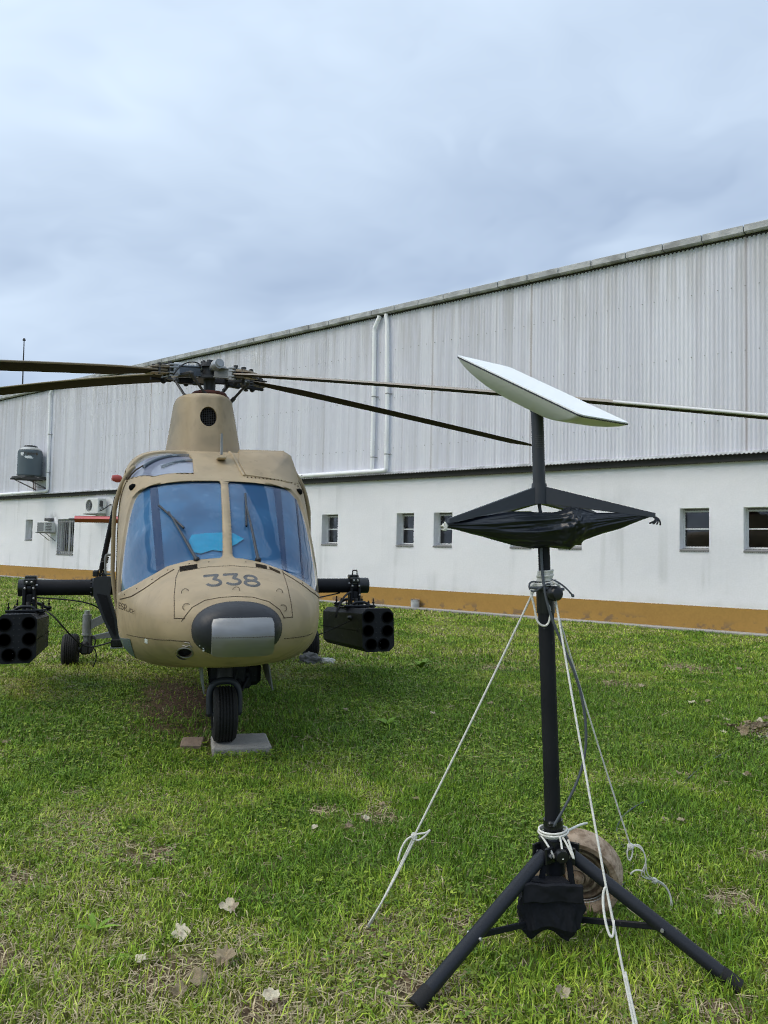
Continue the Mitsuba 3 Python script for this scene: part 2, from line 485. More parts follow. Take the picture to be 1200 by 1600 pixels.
def sheet_mesh(s0, k):
    n = PERSHEET * 8 + 3
    s = s0 + np.arange(n) * WAVE / 8
    rng = np.random.default_rng(k)
    o = 0.125 + 0.0075 * np.sin(2 * np.pi * s / WAVE) + 0.0035 * (k % 2) + rng.uniform(0, 0.002)
    zb = BT + 0.012 + rng.uniform(-0.006, 0.006)
    zs = [zb, FB - 0.012]
    v = np.vstack([np.stack([s, o, np.full(n, z)], 1) for z in zs])
    i = np.arange(n - 1)
    return v, np.stack([i, i + n, i + n + 1, i + 1], 1)


for k in range(int((S1 - S0) / (WAVE * PERSHEET))):
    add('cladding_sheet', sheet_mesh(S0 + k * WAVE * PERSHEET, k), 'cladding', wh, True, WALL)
scr = trimesh.creation.icosphere(0, 0.011)
scr = cat(*[moved(scr, (s, 0.139, z)) for z in (3.75, 4.95, 6.1) for s in np.arange(S0 + 0.019, 24, WAVE * 3)])
tag(add('cladding_screw', scr, 'iron_grey', wh, False, WALL), kind='stuff')
n = int((S1 - S0) / WAVE) * 8
s = S0 + np.arange(n) * WAVE / 8
w = 0.011 * np.sin(2 * np.pi * s / WAVE)
v = np.vstack([np.stack([s, 0.118 + 0 * s, BT + 0.045 + w * 0.2], 1), np.stack([s, 0.215 + 0 * s, BT - 0.004 + w], 1), np.stack([s, 0.213 + 0 * s, BT - 0.018 + w], 1)])
i = np.arange(n - 1)
f = np.vstack([np.stack([i + c * n, i + c * n + 1, i + (c + 1) * n + 1, i + (c + 1) * n], 1) for c in (0, 1)])
add('drip_flashing', (v, f), 'galvanized', wh, True, WALL)
CAPW = 0.702
c0 = 5.499 * K - 8 * CAPW - 0.01
rng = np.random.default_rng(5)
for k in range(-8, 56):
    a = c0 + k * CAPW
    if a < S0 or a + CAPW > S1:
        continue
    add('parapet_cap', box((CAPW - 0.016, 0.30, RT - FB - 0.035), (a + CAPW / 2, 0.125 + rng.uniform(-0.004, 0.004), (RT + FB) / 2 + 0.012 + rng.uniform(-0.004, 0.004)), 0.006), 'galvanized', wh, False, WALL)
add('cap_shadow_line', box((S1 - S0, 0.16, RT - FB + 0.02), ((S0 + S1) / 2, 0.045, (RT + FB) / 2 - 0.02), 0), 'beam_dark', wh, False, WALL)  # dark coloured strip standing in for the shadow under the cap overhang


def window(a, b, z0, z1, kind='plain'):
    wk = numbered(wh + '__window')
    fd = -0.225
    fr = []
    fw = 0.030
    fr += [box((fw, 0.05, z1 - z0 - 0.05), (a + fw / 2 + 0.002, fd, (z0 + z1) / 2 + 0.02), 0.004), box((fw, 0.05, z1 - z0 - 0.05), (b - fw / 2 - 0.002, fd, (z0 + z1) / 2 + 0.02), 0.004)]
    zt, zb2, zm = z1 - 0.05, z0 + 0.065, (z0 + z1) / 2 + 0.015
    for z in (zt, zb2, zm):
        fr.append(box((b - a - 0.066, 0.046, fw), ((a + b) / 2, fd, z), 0.004))
    add('frame', cat(*fr), 'frame_white', wk, False, WALL)
    add('lintel', box((b - a - 0.004, 0.05, 0.035), ((a + b) / 2, fd - 0.001, z1 - 0.019), 0.002), 'sill_grey', wk, False, WALL)
    for z2, z3 in ((zb2 + fw / 2, zm - fw / 2), (zm + fw / 2, zt - fw / 2)):
        add('pane', (np.array([[a + 0.03, fd, z2], [b - 0.03, fd, z2], [b - 0.03, fd, z3], [a + 0.03, fd, z3]]), np.array([[0, 2, 1], [0, 3, 2]])), 'house_glass', wk, False, WALL)
    sl = prism([(-0.26, z0 - 0.001), (0.022, z0 - 0.012), (0.022, z0 + 0.018), (-0.198, z0 + 0.048), (-0.26, z0 + 0.048)], a + 0.003, b - 0.003, 'yz')
    add('sill', tri(sl), 'sill_grey', wk, False, WALL)
    return wk


names = ['small white window nearest the helicopter cockpit', 'first of the paired small windows in the white wall', 'second of the paired small windows, its corner behind the black wrapping',
         None, None, 'small white window right of the tripod mast', 'small white window at the right edge of the photo']
for wdw, nm in zip(WIN, names):
    k = window(*wdw)
    if nm:
        tag(k, nm)
tag(window(*SMALL), 'narrow far window left of the window air conditioner')
bw = tag(numbered(wh + '__window'), 'tall far window behind vertical grey bars')
a, b, z0, z1 = BARRED
add('pane', (np.array([[a + 0.03, -0.17, z0 + 0.05], [b - 0.03, -0.17, z0 + 0.05], [b - 0.03, -0.17, z1 - 0.03], [a + 0.03, -0.17, z1 - 0.03]]), np.array([[0, 2, 1], [0, 3, 2]])), 'house_glass', bw, False, WALL)
add('frame', cat(*[box((0.04, 0.05, z1 - z0), (x, -0.17, (z0 + z1) / 2), 0.004) for x in (a + 0.021, b - 0.021, (a + b) / 2)], *[box((b - a - 0.09, 0.046, 0.04), ((a + b) / 2, -0.17, z), 0.004) for z in (z0 + 0.07, z1 - 0.021)]), 'frame_white', bw, False, WALL)
add('sill', box((b - a - 0.006, 0.26, 0.04), ((a + b) / 2, -0.10, z0 + 0.019), 0.004), 'sill_grey', bw, False, WALL)
for x in np.linspace(a + 0.06, b - 0.06, 9):
    add('bar', rod((x, 0.018, z0 + 0.02), (x, 0.018, z1 - 0.02), 0.011, sides=8), 'iron_grey', bw, True, WALL)
for z in (z0 + 0.12, z1 - 0.1):
    add('bar_rail', box((b - a, 0.008, 0.035), ((a + b) / 2, 0.005, z), 0.002), 'iron_grey', bw, False, WALL)


def drain(pts, brackets, label):
    k = tag(numbered(wh + '__drainpipe'), label)
    add('pipe', tube(pts, 0.05, 14), 'pvc_white', k, 50, WALL)
    for s_, z_ in brackets:
        add('bracket', cat(rod((s_, 0.208, z_ - 0.012), (s_, 0.208, z_ + 0.012), 0.056, sides=14), box((0.17, 0.012, 0.022), (s_ - 0.02, 0.15, z_), 0.003)), 'iron_grey', k, False, WALL)


O = 0.208
drain(np.array([(11.575, O, 6.985), (11.585, O, 6.93), (11.71, O, 6.71), (11.715, O, 6.62), (11.690, O, 5.0), (11.688, O, 3.26)]), [(11.69, 5.02), (11.688, 3.55)], 'white drainpipe with a bend at its top, left of the pair')
drain(np.array([(11.36, O, 6.99), (11.36, O, 6.93), (11.325, O, 6.78), (11.325, O, 6.7), (11.27, O, 5.0), (11.26, O, 3.27), (11.28, O, 3.225), (11.36, O, 3.215), (14.5, O, 3.205), (19.5, O, 3.20)]), [(11.27, 5.05), (11.26, 3.60), (14.0, 3.21)],
      'white drainpipe, right of the pair, turning left along the wall')
drain(np.array([(26.97, O, 6.97), (26.97, O, 6.90), (27.05, O, 6.78), (27.03, O, 6.7), (26.95, O, 3.30), (26.98, O, 3.235), (27.1, O, 3.22), (31.0, O, 3.2), (42, O, 3.18)]), [(26.98, 5.3), (26.96, 3.9), (29.5, 3.21)], 'far white drainpipe beside the grey water tank')

# ------------------------------------------------------------------ things on the warehouse
tk = tag('water_tank', 'grey round plastic water tank on a bracket high on the wall', 'water tank')
TC = (27.50, 0.62)
prof = [(0, 3.755), (0.40, 3.755), (0.42, 3.775), (0.42, 4.60), (0.405, 4.66), (0.36, 4.69)]
add('body', lathe(prof + [(0, 4.695)], 48, (TC[0], TC[1], 0)), 'plastic_grey', tk, 40, WALL)
add('shoulder', lathe([(0, 4.69), (0.385, 4.69), (0.36, 4.735), (0.24, 4.80), (0, 4.80)], 48, (TC[0], TC[1], 0)), 'galvanized', tk, 40, WALL)
add('lid', lathe([(0, 4.801), (0.235, 4.801), (0.24, 4.82), (0.225, 4.85), (0.17, 4.872), (0, 4.874)], 40, (TC[0], TC[1], 0)), 'charcoal', tk, 40, WALL)


def on_tank(m, r=0.4225):
    m = m.subdivide_to_size(0.03) if hasattr(m, 'subdivide_to_size') else m
    v = m.vertices.copy()
    phi = v[:, 0] / r
    view = math.atan2(0.62, 0.78)
    a_ = 2.52 + phi
    rr = r + v[:, 2] * 0.5
    m.vertices = np.stack([TC[0] + rr * np.cos(a_) * 1.0, TC[1] + rr * np.sin(a_), v[:, 1]], 1)
    return m


def text(t, h, d=0.003, bold=True):
    return meshkit.text_mesh(t, h, d, bold)


def flip_s(m):                                   # the wall frame runs to the left of the picture: mirror lettering into it
    return m


lt = text('Tuamet', 0.085)
lt.vertices -= [lt.bounds[1][0] / 2, 0, 0]
lt.vertices[:, 0] *= 0.9
lt.vertices += [0.03, 4.50, 0]
add('lettering', on_tank(lt), 'seam_dark', tk, False, WALL)
dia = tri(prism([(0.235, 4.54), (0.285, 4.60), (0.335, 4.54), (0.285, 4.48)], 0, 0.003, 'xy'))
add('emblem', on_tank(dia), 'seam_dark', tk, False, WALL)
cl = tri(prism([(-0.14, 4.42), (-0.09, 4.455), (-0.04, 4.44), (0.02, 4.465), (0.09, 4.45), (0.15, 4.41), (0.19, 4.365), (0.05, 4.36), (-0.08, 4.365)], 0, 0.003, 'xy'))
add('sticker', on_tank(cl), 'label_white', tk, False, WALL)
cl = tri(prism([(-0.29, 4.47), (-0.17, 4.46), (-0.16, 4.58), (-0.28, 4.58)], 0, 0.003, 'xy'))
add('sticker', on_tank(cl), 'label_white', tk, False, WALL)
tr = tag('tank_bracket', 'dark steel platform with struts carrying the grey water tank', 'bracket')
pf = [box((1.0, 0.06, 0.07), (TC[0], y, 3.70), 0.005) for y in (0.25, 0.62, 1.0)] + [box((0.06, 1.0, 0.06), (TC[0] + x, 0.6, 3.64), 0.005) for x in (-0.42, 0, 0.42)]
add('platform', cat(*pf), 'iron_dark', tr, False, WALL)
for x in (-0.42, 0.42):
    add('strut', rod((TC[0] + x, 0.95, 3.62), (TC[0] + x, 0.14, 3.30), 0.02, sides=8), 'iron_dark', tr, True, WALL)
tp = tag(add('tank_pipe', cat(rod((TC[0] + 0.33, 0.30, 3.75), (TC[0] + 0.33, 0.26, 3.26), 0.018), rod((TC[0] + 0.22, 0.30, 3.75), (TC[0] + 0.22, 0.26, 3.26), 0.014),
                                 tube(spline([(TC[0] + 0.22, 0.27, 3.40), (TC[0] - 0.1, 0.2, 3.36), (TC[0] - 0.5, 0.17, 3.28)], 12), 0.009, 8)), 'rust_red', None, True, WALL),
         'thin rusty pipes hanging below the grey water tank', 'pipe')

ac = tag('air_conditioner', 'white outdoor air conditioner with round fan under the dark beam', 'air conditioner')
ax0, ax1, az0, az1 = 23.30, 24.08, 2.36, 2.86
hole = m3.Manifold.cylinder(0.2, 0.20, 0.20, 40).transform(np.array([[1, 0, 0, 23.85], [0, 0, 1, 0.28], [0, 1, 0, 2.62]]))
cas = man(*(lambda m: (m.vertices, m.faces))(box((ax1 - ax0, 0.30, az1 - az0), ((ax0 + ax1) / 2, 0.22, (az0 + az1) / 2), 0.012))) - hole
add('casing', tri(cas), 'ac_white', ac, False, WALL)
add('fan_grille', cat(*[ring(r, 0.005, (23.85, 0.365, 2.62), (0, 1, 0), 32, 6) for r in (0.05, 0.10, 0.15, 0.195)], *[box((0.39, 0.006, 0.008), (23.85, 0.36, 2.62), 0, rot([0, 1, 0], t)) if False else moved(box((0.39, 0.006, 0.008), (0, 0, 0), 0, rot([0, 1, 0], t)), (23.85, 0.36, 2.62)) for t in np.linspace(0, np.pi, 7)[:-1]]), 'ac_grille', ac, False, WALL)
fb = [moved(box((0.34, 0.01, 0.09), (0, 0, 0), 0.003, rot([0, 1, 0], t) @ rot([1, 0, 0], 0.5)), (23.85, 0.30, 2.62)) for t in (0, 1.05, 2.1)]
add('fan', cat(*fb, lathe([(0, 0), (0.05, 0), (0.05, 0.03), (0, 0.04)], 20, (23.85, 0.29, 2.62), (0, 1, 0))), 'iron_dark', ac, False, WALL)
add('valve_cover', cat(box((0.02, 0.12, 0.20), (ax0 - 0.011, 0.26, 2.68), 0.004), box((0.05, 0.05, 0.05), (ax0 - 0.03, 0.28, 2.46), 0.005), box((0.05, 0.05, 0.05), (ax0 - 0.03, 0.22, 2.54), 0.005)), 'iron_dark', ac, False, WALL)
add('pipe', tube(spline([(ax0 - 0.05, 0.28, 2.46), (ax0 - 0.16, 0.25, 2.5), (ax0 - 0.2, 0.1, 2.62), (ax0 - 0.19, 0.0, 2.66)], 16), 0.02, 8), 'iron_dark', ac, True, WALL)
add('bracket', cat(*[box((0.05, 0.42, 0.045), (x, 0.22, az0 - 0.026), 0.004) for x in (23.40, 23.95)], *[box((0.04, 0.02, 0.22), (x, 0.014, az0 - 0.15), 0.003) for x in (23.40, 23.95)], box((0.8, 0.04, 0.03), (23.68, 0.425, az0 - 0.018), 0.003)), 'iron_grey', ac, False, WALL)

wc = tag('air_conditioner_001', 'old window air conditioner sticking out of the wall below a soot stain', 'air conditioner')
add('casing', box((0.50, 0.42, 0.37), (26.80, 0.27, 1.90), 0.01), 'ac_white', wc, False, WALL)
add('grille', cat(*[box((0.44, 0.012, 0.012), (26.80, 0.486, z), 0.002) for z in np.linspace(1.75, 2.05, 11)], box((0.46, 0.008, 0.33), (26.80, 0.482, 1.90), 0.002)), 'ac_grille', wc, False, WALL)
add('louvre', cat(*[box((0.012, 0.22, 0.02), (26.545, 0.32, z), 0.002) for z in np.linspace(1.77, 2.04, 6)]), 'iron_dark', wc, False, WALL)
add('hood', box((0.42, 0.14, 0.10), (27.00, 0.07, 2.19), 0.006), 'iron_dark', wc, False, WALL)
add('bracket', cat(*[rod((x, 0.55, 1.70), (x, 0.02, 1.70), 0.014, sides=8) for x in (26.60, 27.0)], *[rod((x, 0.40, 1.69), (x, 0.02, 1.42), 0.012, sides=8) for x in (26.60, 27.0)]), 'iron_dark', wc, True, WALL)

mast = tag('antenna_pole', 'thin dark pole rising above the far roof edge', 'pole')
add('pole', rod((30.2, -0.3, 7.0), (30.25, -0.3, 9.38), 0.03, 0.02, 10), 'iron_dark', mast, True, WALL)
add('tip', lathe([(0, 0), (0.05, 0.01), (0.06, 0.05), (0.03, 0.11), (0, 0.12)], 16, (30.25, -0.3, 9.38)), 'iron_dark', mast, True, WALL)

st = tag('metal_can', 'rusty grey metal pipe stub standing against the ochre plinth', 'can')
add('body', cat(m3.Manifold.cylinder(0.215, 0.095, 0.10, 28).translate([10.39, 0.13, 0.0]) - m3.Manifold.cylinder(0.3, 0.085, 0.09, 28).translate([10.39, 0.13, 0.03])), 'galvanized', st, 40, WALL)
add('rim', cat(ring(0.1, 0.008, (10.39, 0.13, 0.217)), box((0.03, 0.05, 0.02), (10.27, 0.15, 0.21), 0.004)), 'rusty_steel', st, 40, WALL)

# ------------------------------------------------------------------ helicopter: local l (right in the picture), a (back from the nose wheel), z
HQ, HR = 0.287, 0.015
cq, sq, cr, sr = math.cos(HQ), math.sin(HQ), math.cos(HR), math.sin(HR)
HELI = np.eye(4)
HELI[:3, 0] = [cr * cq, cr * sq, sr]
HELI[:3, 1] = [-sq, cq, 0]
HELI[:3, 2] = [-sr * cq, -sr * sq, cr]
HELI[:3, 3] = [-0.999 - 0.004 * cq, 5.061 - 0.004 * sq, 0]
hc = tag('helicopter', 'tan military helicopter with blue windscreen and rocket pods parked nose first on the lawn', 'helicopter')


def H(name, mesh, bsdf, parent=hc, smooth=35):
    return add(name, tri(mesh) if hasattr(mesh, 'to_mesh') else mesh, bsdf, parent, smooth, HELI)


ST = np.array([  # a, half width, zbot, ztop, zmid, upper exponent, lower exponent
    (-0.845, 0.06, 0.81, 0.90, 0.85, 2.0, 2.0), (-0.82, 0.19, 0.745, 0.985, 0.86, 2.1, 2.1), (-0.76, 0.30, 0.690, 1.035, 0.86, 2.2, 2.2), (-0.64, 0.410, 0.640, 1.085, 0.87, 2.3, 2.3),
    (-0.45, 0.492, 0.594, 1.140, 0.88, 2.3, 2.4), (-0.20, 0.563, 0.552, 1.205, 0.89, 2.3, 2.6), (-0.08, 0.592, 0.535, 1.245, 0.90, 2.3, 2.7), (0.10, 0.632, 0.510, 1.385, 0.91, 2.35, 2.9),
    (0.35, 0.687, 0.478, 1.570, 0.92, 2.6, 3.6), (0.60, 0.708, 0.465, 1.730, 0.96, 3.2, 3.6), (0.80, 0.718, 0.460, 1.850, 1.00, 3.8, 3.5), (1.05, 0.732, 0.46, 1.985, 1.06, 4.8, 3.4),
    (1.30, 0.745, 0.45, 2.085, 1.10, 5.8, 3.4), (1.60, 0.750, 0.46, 2.115, 1.12, 6.0, 3.2), (2.4, 0.745, 0.47, 2.12, 1.15, 6.0, 3.0), (3.3, 0.72, 0.49, 2.10, 1.2, 3.6, 2.8),
    (4.2, 0.62, 0.62, 2.02, 1.2, 2.8, 2.8), (5.0, 0.36, 0.98, 1.90, 1.45, 2.2, 2.2), (5.6, 0.25, 1.17, 1.80, 1.50, 2.0, 2.0), (7.2, 0.19, 1.35, 1.80, 1.58, 2.0, 2.0), (9.0, 0.10, 1.55, 1.80, 1.68, 2.0, 2.0)])
CH = [PchipInterpolator(ST[:, 0], ST[:, k]) for k in range(1, 7)]


def hull(inset=0.0, a0=-0.845, a1=9.0, na=None, nt=168):
    base = np.r_[np.linspace(-0.845, -0.70, 10), np.linspace(-0.68, 1.7, 64), np.linspace(1.8, 5.6, 24), np.linspace(6, 9, 6)]
    a = base[(base >= a0) & (base <= a1)]
    w, zb, zt, zm, nu, nl = [c(a)[:, None] for c in CH]
    w, zb, zt = np.maximum(w - inset, 0.01), zb + inset, zt - inset
    t = np.linspace(0, 2 * np.pi, nt, endpoint=False)[None]
    c, s_ = np.cos(t), np.sin(t)
    up = s_ >= 0
    ex = np.where(up, nu, nl)
    l = w * np.sign(c) * np.abs(c) ** (2 / ex)
    h = np.where(up, np.maximum(zt - zm, 0.005), np.maximum(zm - zb, 0.005))
    z = zm + h * np.sign(s_) * np.abs(s_) ** (2 / ex)
    A = np.broadcast_to((a + inset * np.clip((0.4 - a) / 0.8, 0, 1))[:, None], l.shape)
    v = np.stack([l, A, z], -1).reshape(-1, 3)
    m = len(a)
    i, j = np.meshgrid(np.arange(m - 1), np.arange(nt), indexing='ij')
    q = np.stack([i * nt + j, i * nt + (j + 1) % nt, (i + 1) * nt + (j + 1) % nt, (i + 1) * nt + j], -1).reshape(-1, 4)
    n0 = len(v)
    v = np.vstack([v, [0, A[0, 0], zm[0, 0]], [0, A[-1, 0], zm[-1, 0]]])
    j = np.arange(nt)
    e = (m - 1) * nt
    f = np.vstack([q[:, [0, 1, 2]], q[:, [0, 2, 3]], np.stack([j * 0 + n0, (j + 1) % nt, j], 1), np.stack([j * 0 + n0 + 1, e + j, e + (j + 1) % nt], 1)])
    M = man(v, f)
    if M.volume() < 0:
        M = man(v, f[:, ::-1])
    return M


def front(l, z, lift=0.0):
    """Station a of the hull's front skin at (l, z), lift metres in front of it."""
    l, z = np.broadcast_arrays(np.asarray(l, float), np.asarray(z, float))
    a = np.linspace(-0.845, 1.8, 2400)
    w, zb, zt, zm, nu, nl = [c(a) for c in CH]
    L, Z = l[..., None], z[..., None]
    up = Z >= zm
    h = np.where(up, zt - zm, zm - zb)
    val = np.abs(L / w) ** np.where(up, nu, nl) + np.abs((Z - zm) / h) ** np.where(up, nu, nl)
    inside = val <= 1
    k = np.where(inside.any(-1), inside.argmax(-1), len(a) - 1)
    return a[k] - lift


def roofz(l, a):
    w, zb, zt, zm, nu, nl = [c(a) for c in CH]
    return zm + (zt - zm) * np.maximum(1 - np.abs(l / w) ** nu, 0) ** (1 / nu)


def side(a, z, sgn, lift=0.0):
    w, zb, zt, zm, nu, nl = [c(a) for c in CH]
    up = z >= zm
    ex = np.where(up, nu, nl)
    h = np.where(up, zt - zm, zm - zb)
    return sgn * (w * np.maximum(1 - np.abs((z - zm) / h) ** ex, 0) ** (1 / ex) + lift)


def seam(pts, r=0.0022, n=70, closed=False):
    """A panel joint on the nose: a thin dark line following the skin through (l, z) points."""
    p = np.asarray(pts, float)
    t = np.r_[0, np.cumsum(np.linalg.norm(np.diff(p, axis=0), axis=1))]
    u = np.linspace(0, t[-1], n)
    q = np.stack([np.interp(u, t, p[:, 0]), np.interp(u, t, p[:, 1])], 1)
    return tube(np.stack([q[:, 0], front(q[:, 0], q[:, 1], 0.0016), q[:, 1]], 1), r, 6)


PANE_L = [(0.004, 1.797), (-0.205, 1.790), (-0.387, 1.771), (-0.513, 1.746), (-0.597, 1.70), (-0.640, 1.64), (-0.668, 1.553), (-0.92, 1.45), (-0.92, 0.93), (-0.693, 0.985), (-0.618, 1.033), (-0.519, 1.096), (-0.378, 1.181), (-0.249, 1.218), (-0.12, 1.230), (-0.035, 1.236)]
PANE_R = [(0.056, 1.798), (0.266, 1.791), (0.416, 1.777), (0.55, 1.756), (0.605, 1.73), (0.640, 1.66), (0.660, 1.553), (0.92, 1.45), (0.92, 0.93), (0.665, 0.975), (0.589, 1.012), (0.449, 1.098), (0.327, 1.163), (0.21, 1.207), (0.091, 1.231), (0.026, 1.235)]
REAR = [(-1.0, 0.7), (0.34, 0.7), (0.40, 0.98), (0.50, 1.23), (0.62, 1.41), (0.73, 1.56), (0.79, 1.66), (0.83, 1.9), (-1.0, 1.9)]
CUT = [prism(p, -1.0, 0.93, 'xz', 0.025) ^ prism(REAR, -1.2, 1.2, 'yz') for p in (PANE_L[::-1], PANE_R[::-1])]
outer = hull()
shell = outer - hull(0.035)
for c in CUT:
    shell = shell - c
EYEB = [(-0.222, 1.255), (-0.188, 1.091), (-0.188, 0.822), (-0.469, 0.842), (-0.61, 0.97), (-0.667, 1.059), (-0.70, 1.16), (-0.66, 1.20), (-0.55, 1.235), (-0.426, 1.245)]
EYE_CUT = prism(EYEB[::-1], 1.70, 2.4, 'xy', 0.02)
EYE_CUT2 = prism([(-x, y) for x, y in EYEB], 1.70, 2.4, 'xy', 0.02)
shell = shell - EYE_CUT
LAMP = m3.Manifold.cylinder(0.5, 1, 1, 28).scale([0.040, 0.032, 1]).transform(np.array([[1, 0, 0, -0.284], [0, 0, 1, -0.80], [0, 1, 0, 0.714]]))
shell = shell - LAMP
CHIN = prism([(-0.80, 0.70), (-0.667, 0.695), (-0.600, 0.712), (-0.589, 0.654), (-0.566, 0.552), (-0.50, 0.45), (-0.80, 0.40)][::-1], -0.3, 0.95, 'xz')
chin = (hull(-0.003) - hull(0.004)) ^ CHIN
H('fuselage', shell, 'tan_paint')
glass = hull(0.010, a1=1.7) - hull(0.015, a1=1.7)


def outer_sheet(m_):
    t_ = tri(m_)
    c_ = t_.triangles_center
    w_ = np.stack([c_[:, 0] / 0.7, np.minimum(c_[:, 1] - 1.2, 0) * 0.8, (c_[:, 2] - 1.0)], 1)
    return t_.submesh([np.where((t_.face_normals * w_).sum(1) > 0.12 * np.linalg.norm(w_, axis=1))[0]], append=True, repair=False)


lining = hull(0.023, a1=1.7) - hull(0.027, a1=1.7)
band = hull(0.0185, a1=1.7) - hull(0.0215, a1=1.7)
for k, c in enumerate(CUT):
    w_ = numbered(hc + '__windscreen')
    tag(w_, ['left windscreen lined with blue film, wiper slanting up left', 'right windscreen lined with blue film, wiper upright'][k])
    H('pane', outer_sheet(glass ^ c), 'window_glass', w_, 30)
    H('blue_film', lining ^ c, 'blue_film', w_, 30)
    bl = [(-0.465, 0.9), (-0.415, 0.9), (-0.385, 1.1), (-0.400, 1.2), (-0.462, 1.9), (-0.522, 1.9), (-0.45, 1.2), (-0.44, 1.1)] if k == 0 else [(0.33, 0.9), (0.37, 0.9), (0.385, 1.17), (0.478, 1.9), (0.412, 1.9), (0.352, 1.17)]
    H('dark_band', band ^ c ^ prism(bl, -1, 0.9, 'xz'), 'band_blue', w_, 30)
    if k == 1:
        bl2 = [(0.455, 0.9), (0.470, 0.9), (0.635, 1.9), (0.618, 1.9)]
        H('dark_band', band ^ c ^ prism(bl2, -1, 0.9, 'xz'), 'band_blue', w_, 30)
cy = prism([(-0.245, 1.345), (-0.223, 1.385), (-0.14, 1.397), (-0.015, 1.403), (0.049, 1.400), (0.117, 1.361), (0.062, 1.326), (-0.038, 1.278), (-0.10, 1.285), (-0.17, 1.262), (-0.215, 1.27)], -1, 0.9, 'xz')
patch = (hull(0.0145, a1=1.7) - hull(0.0175, a1=1.7)) ^ cy ^ (CUT[0] + CUT[1])
tag(H('dash_cover', patch, 'cyan_cover', hc, 30), 'bright cyan cover lying behind the windscreen')
ey = numbered(hc + '__roof_window')
H('pane', outer_sheet(glass ^ EYE_CUT), 'window_glass', ey, 30)
H('film', (hull(0.03, a1=1.7) - hull(0.034, a1=1.7)) ^ prism(EYEB[::-1], 1.70, 2.4, 'xy'), 'violet_film', ey, 30)
arcs = []
for r0, r1 in (((-0.56, 1.08), (-0.2, 1.22)), ((-0.42, 0.99), (-0.17, 1.10))):
    t = np.linspace(0, 1, 20)
    l = r0[0] + (r1[0] - r0[0]) * t
    a = r0[1] + (r1[1] - r0[1]) * np.sin(t * np.pi / 2)
    arcs.append(tube(np.stack([l, a, roofz(l, a) - 0.024], 1), 0.014, 8))
H('blade_reflection', cat(*arcs), 'chin_blue', ey, 40)  # dark arcs modelled as reflections of the rotor blades in the pane
H('chin_window', chin, 'chin_blue', hc, 30)

# roof cover over the right-hand roof window, seams, rivets
cvp = []
for l, a in ((0.165, 1.044), (0.20, 0.803), (0.374, 0.800), (0.533, 0.858), (0.64, 0.995), (0.72, 1.2), (0.72, 1.6)):
    cvp.append((l, a, roofz(l, a) + 0.012))
    cvp.append((l * 0.98, a + 0.02, roofz(l, a) - 0.05))
cvp += [(0.20, 1.32, 2.118), (0.56, 1.28, 2.118), (0.60, 1.7, 2.13), (0.22, 1.7, 2.13), (0.62, 1.25, 2.075), (0.68, 1.7, 2.08)]
cv = m3.Manifold.hull_points(np.array(cvp, np.float32))
tag(H('roof_cover', cv, 'tan_paint', hc, 25), 'boxy tan cover riveted over the right half of the cabin roof')
H('roof_seam', cat(tube([(l_, a_, roofz(l_, a_) + 0.002) for l_, a_ in ((0.12, 1.34), (0.13, 1.20), (0.145, 1.05), (0.165, 0.90), (0.185, 0.80))], 0.012, 8)), 'tan_paint', hc, 40)
riv = []
for t in np.linspace(0, 1, 16):
    l = 0.21 + 0.45 * t
    a = 0.795 + 0.20 * t ** 2.4
    riv.append(moved(trimesh.creation.icosphere(1, 0.0065), (l, a - 0.012, roofz(l, a - 0.012) + 0.003)))
for t in np.linspace(0, 1, 9):
    l, a = -0.715 + 0.10 * t, 1.05 + 0.20 * t
    riv.append(moved(trimesh.creation.icosphere(1, 0.006), (side(a, 1.80 + 0.10 * t, -1), a, 1.80 + 0.10 * t)))
sc_l = [(-0.378, 1.187), (-0.249, 1.226), (-0.13, 1.238), (0.10, 1.238), (0.21, 1.216), (0.327, 1.172), (0.449, 1.106), (0.56, 1.035), (-0.47, 1.13), (-0.56, 1.07), (-0.64, 1.02)]
for l, z in sc_l:
    zz = z - 0.028
    riv.append(moved(trimesh.creation.icosphere(1, 0.005), (l, front(l, zz), zz)))
tag(H('rivet', cat(*riv), 'seam_dark', hc, True), kind='stuff')

hatch = [seam([(-0.347, 0.91), (-0.347, 1.03), (-0.332, 1.122), (-0.311, 1.164)]), seam([(0.327, 1.155), (0.315, 1.093), (0.303, 1.027), (0.306, 0.905)]), seam([(-0.347, 0.91), (-0.29, 0.912)]), seam([(0.306, 0.908), (0.245, 0.908)]),
         seam([(-0.30, 1.155), (-0.236, 1.168), (-0.121, 1.185), (0.012, 1.189), (0.153, 1.178), (0.277, 1.160)]),
         seam([(-0.31, 0.895), (-0.290, 0.925), (-0.254, 0.972), (-0.186, 1.010), (-0.101, 1.026), (-0.017, 1.030), (0.075, 1.026), (0.165, 1.000), (0.226, 0.955), (0.255, 0.905)], n=90),
         seam([(-0.62, 0.735), (-0.49, 0.769), (-0.368, 0.787), (-0.265, 0.786)]), seam([(0.255, 0.79), (0.37, 0.786), (0.50, 0.772)]),
         seam([(-0.672, 0.955), (-0.594, 0.991), (-0.516, 1.046), (-0.424, 1.114), (-0.34, 1.165)], 0.004), seam([(0.645, 0.955), (0.499, 1.028), (0.408, 1.090), (0.33, 1.140)], 0.004)]
for k, m_ in enumerate(hatch):
    H('panel_joint', m_, 'seam_dark', hc, True)
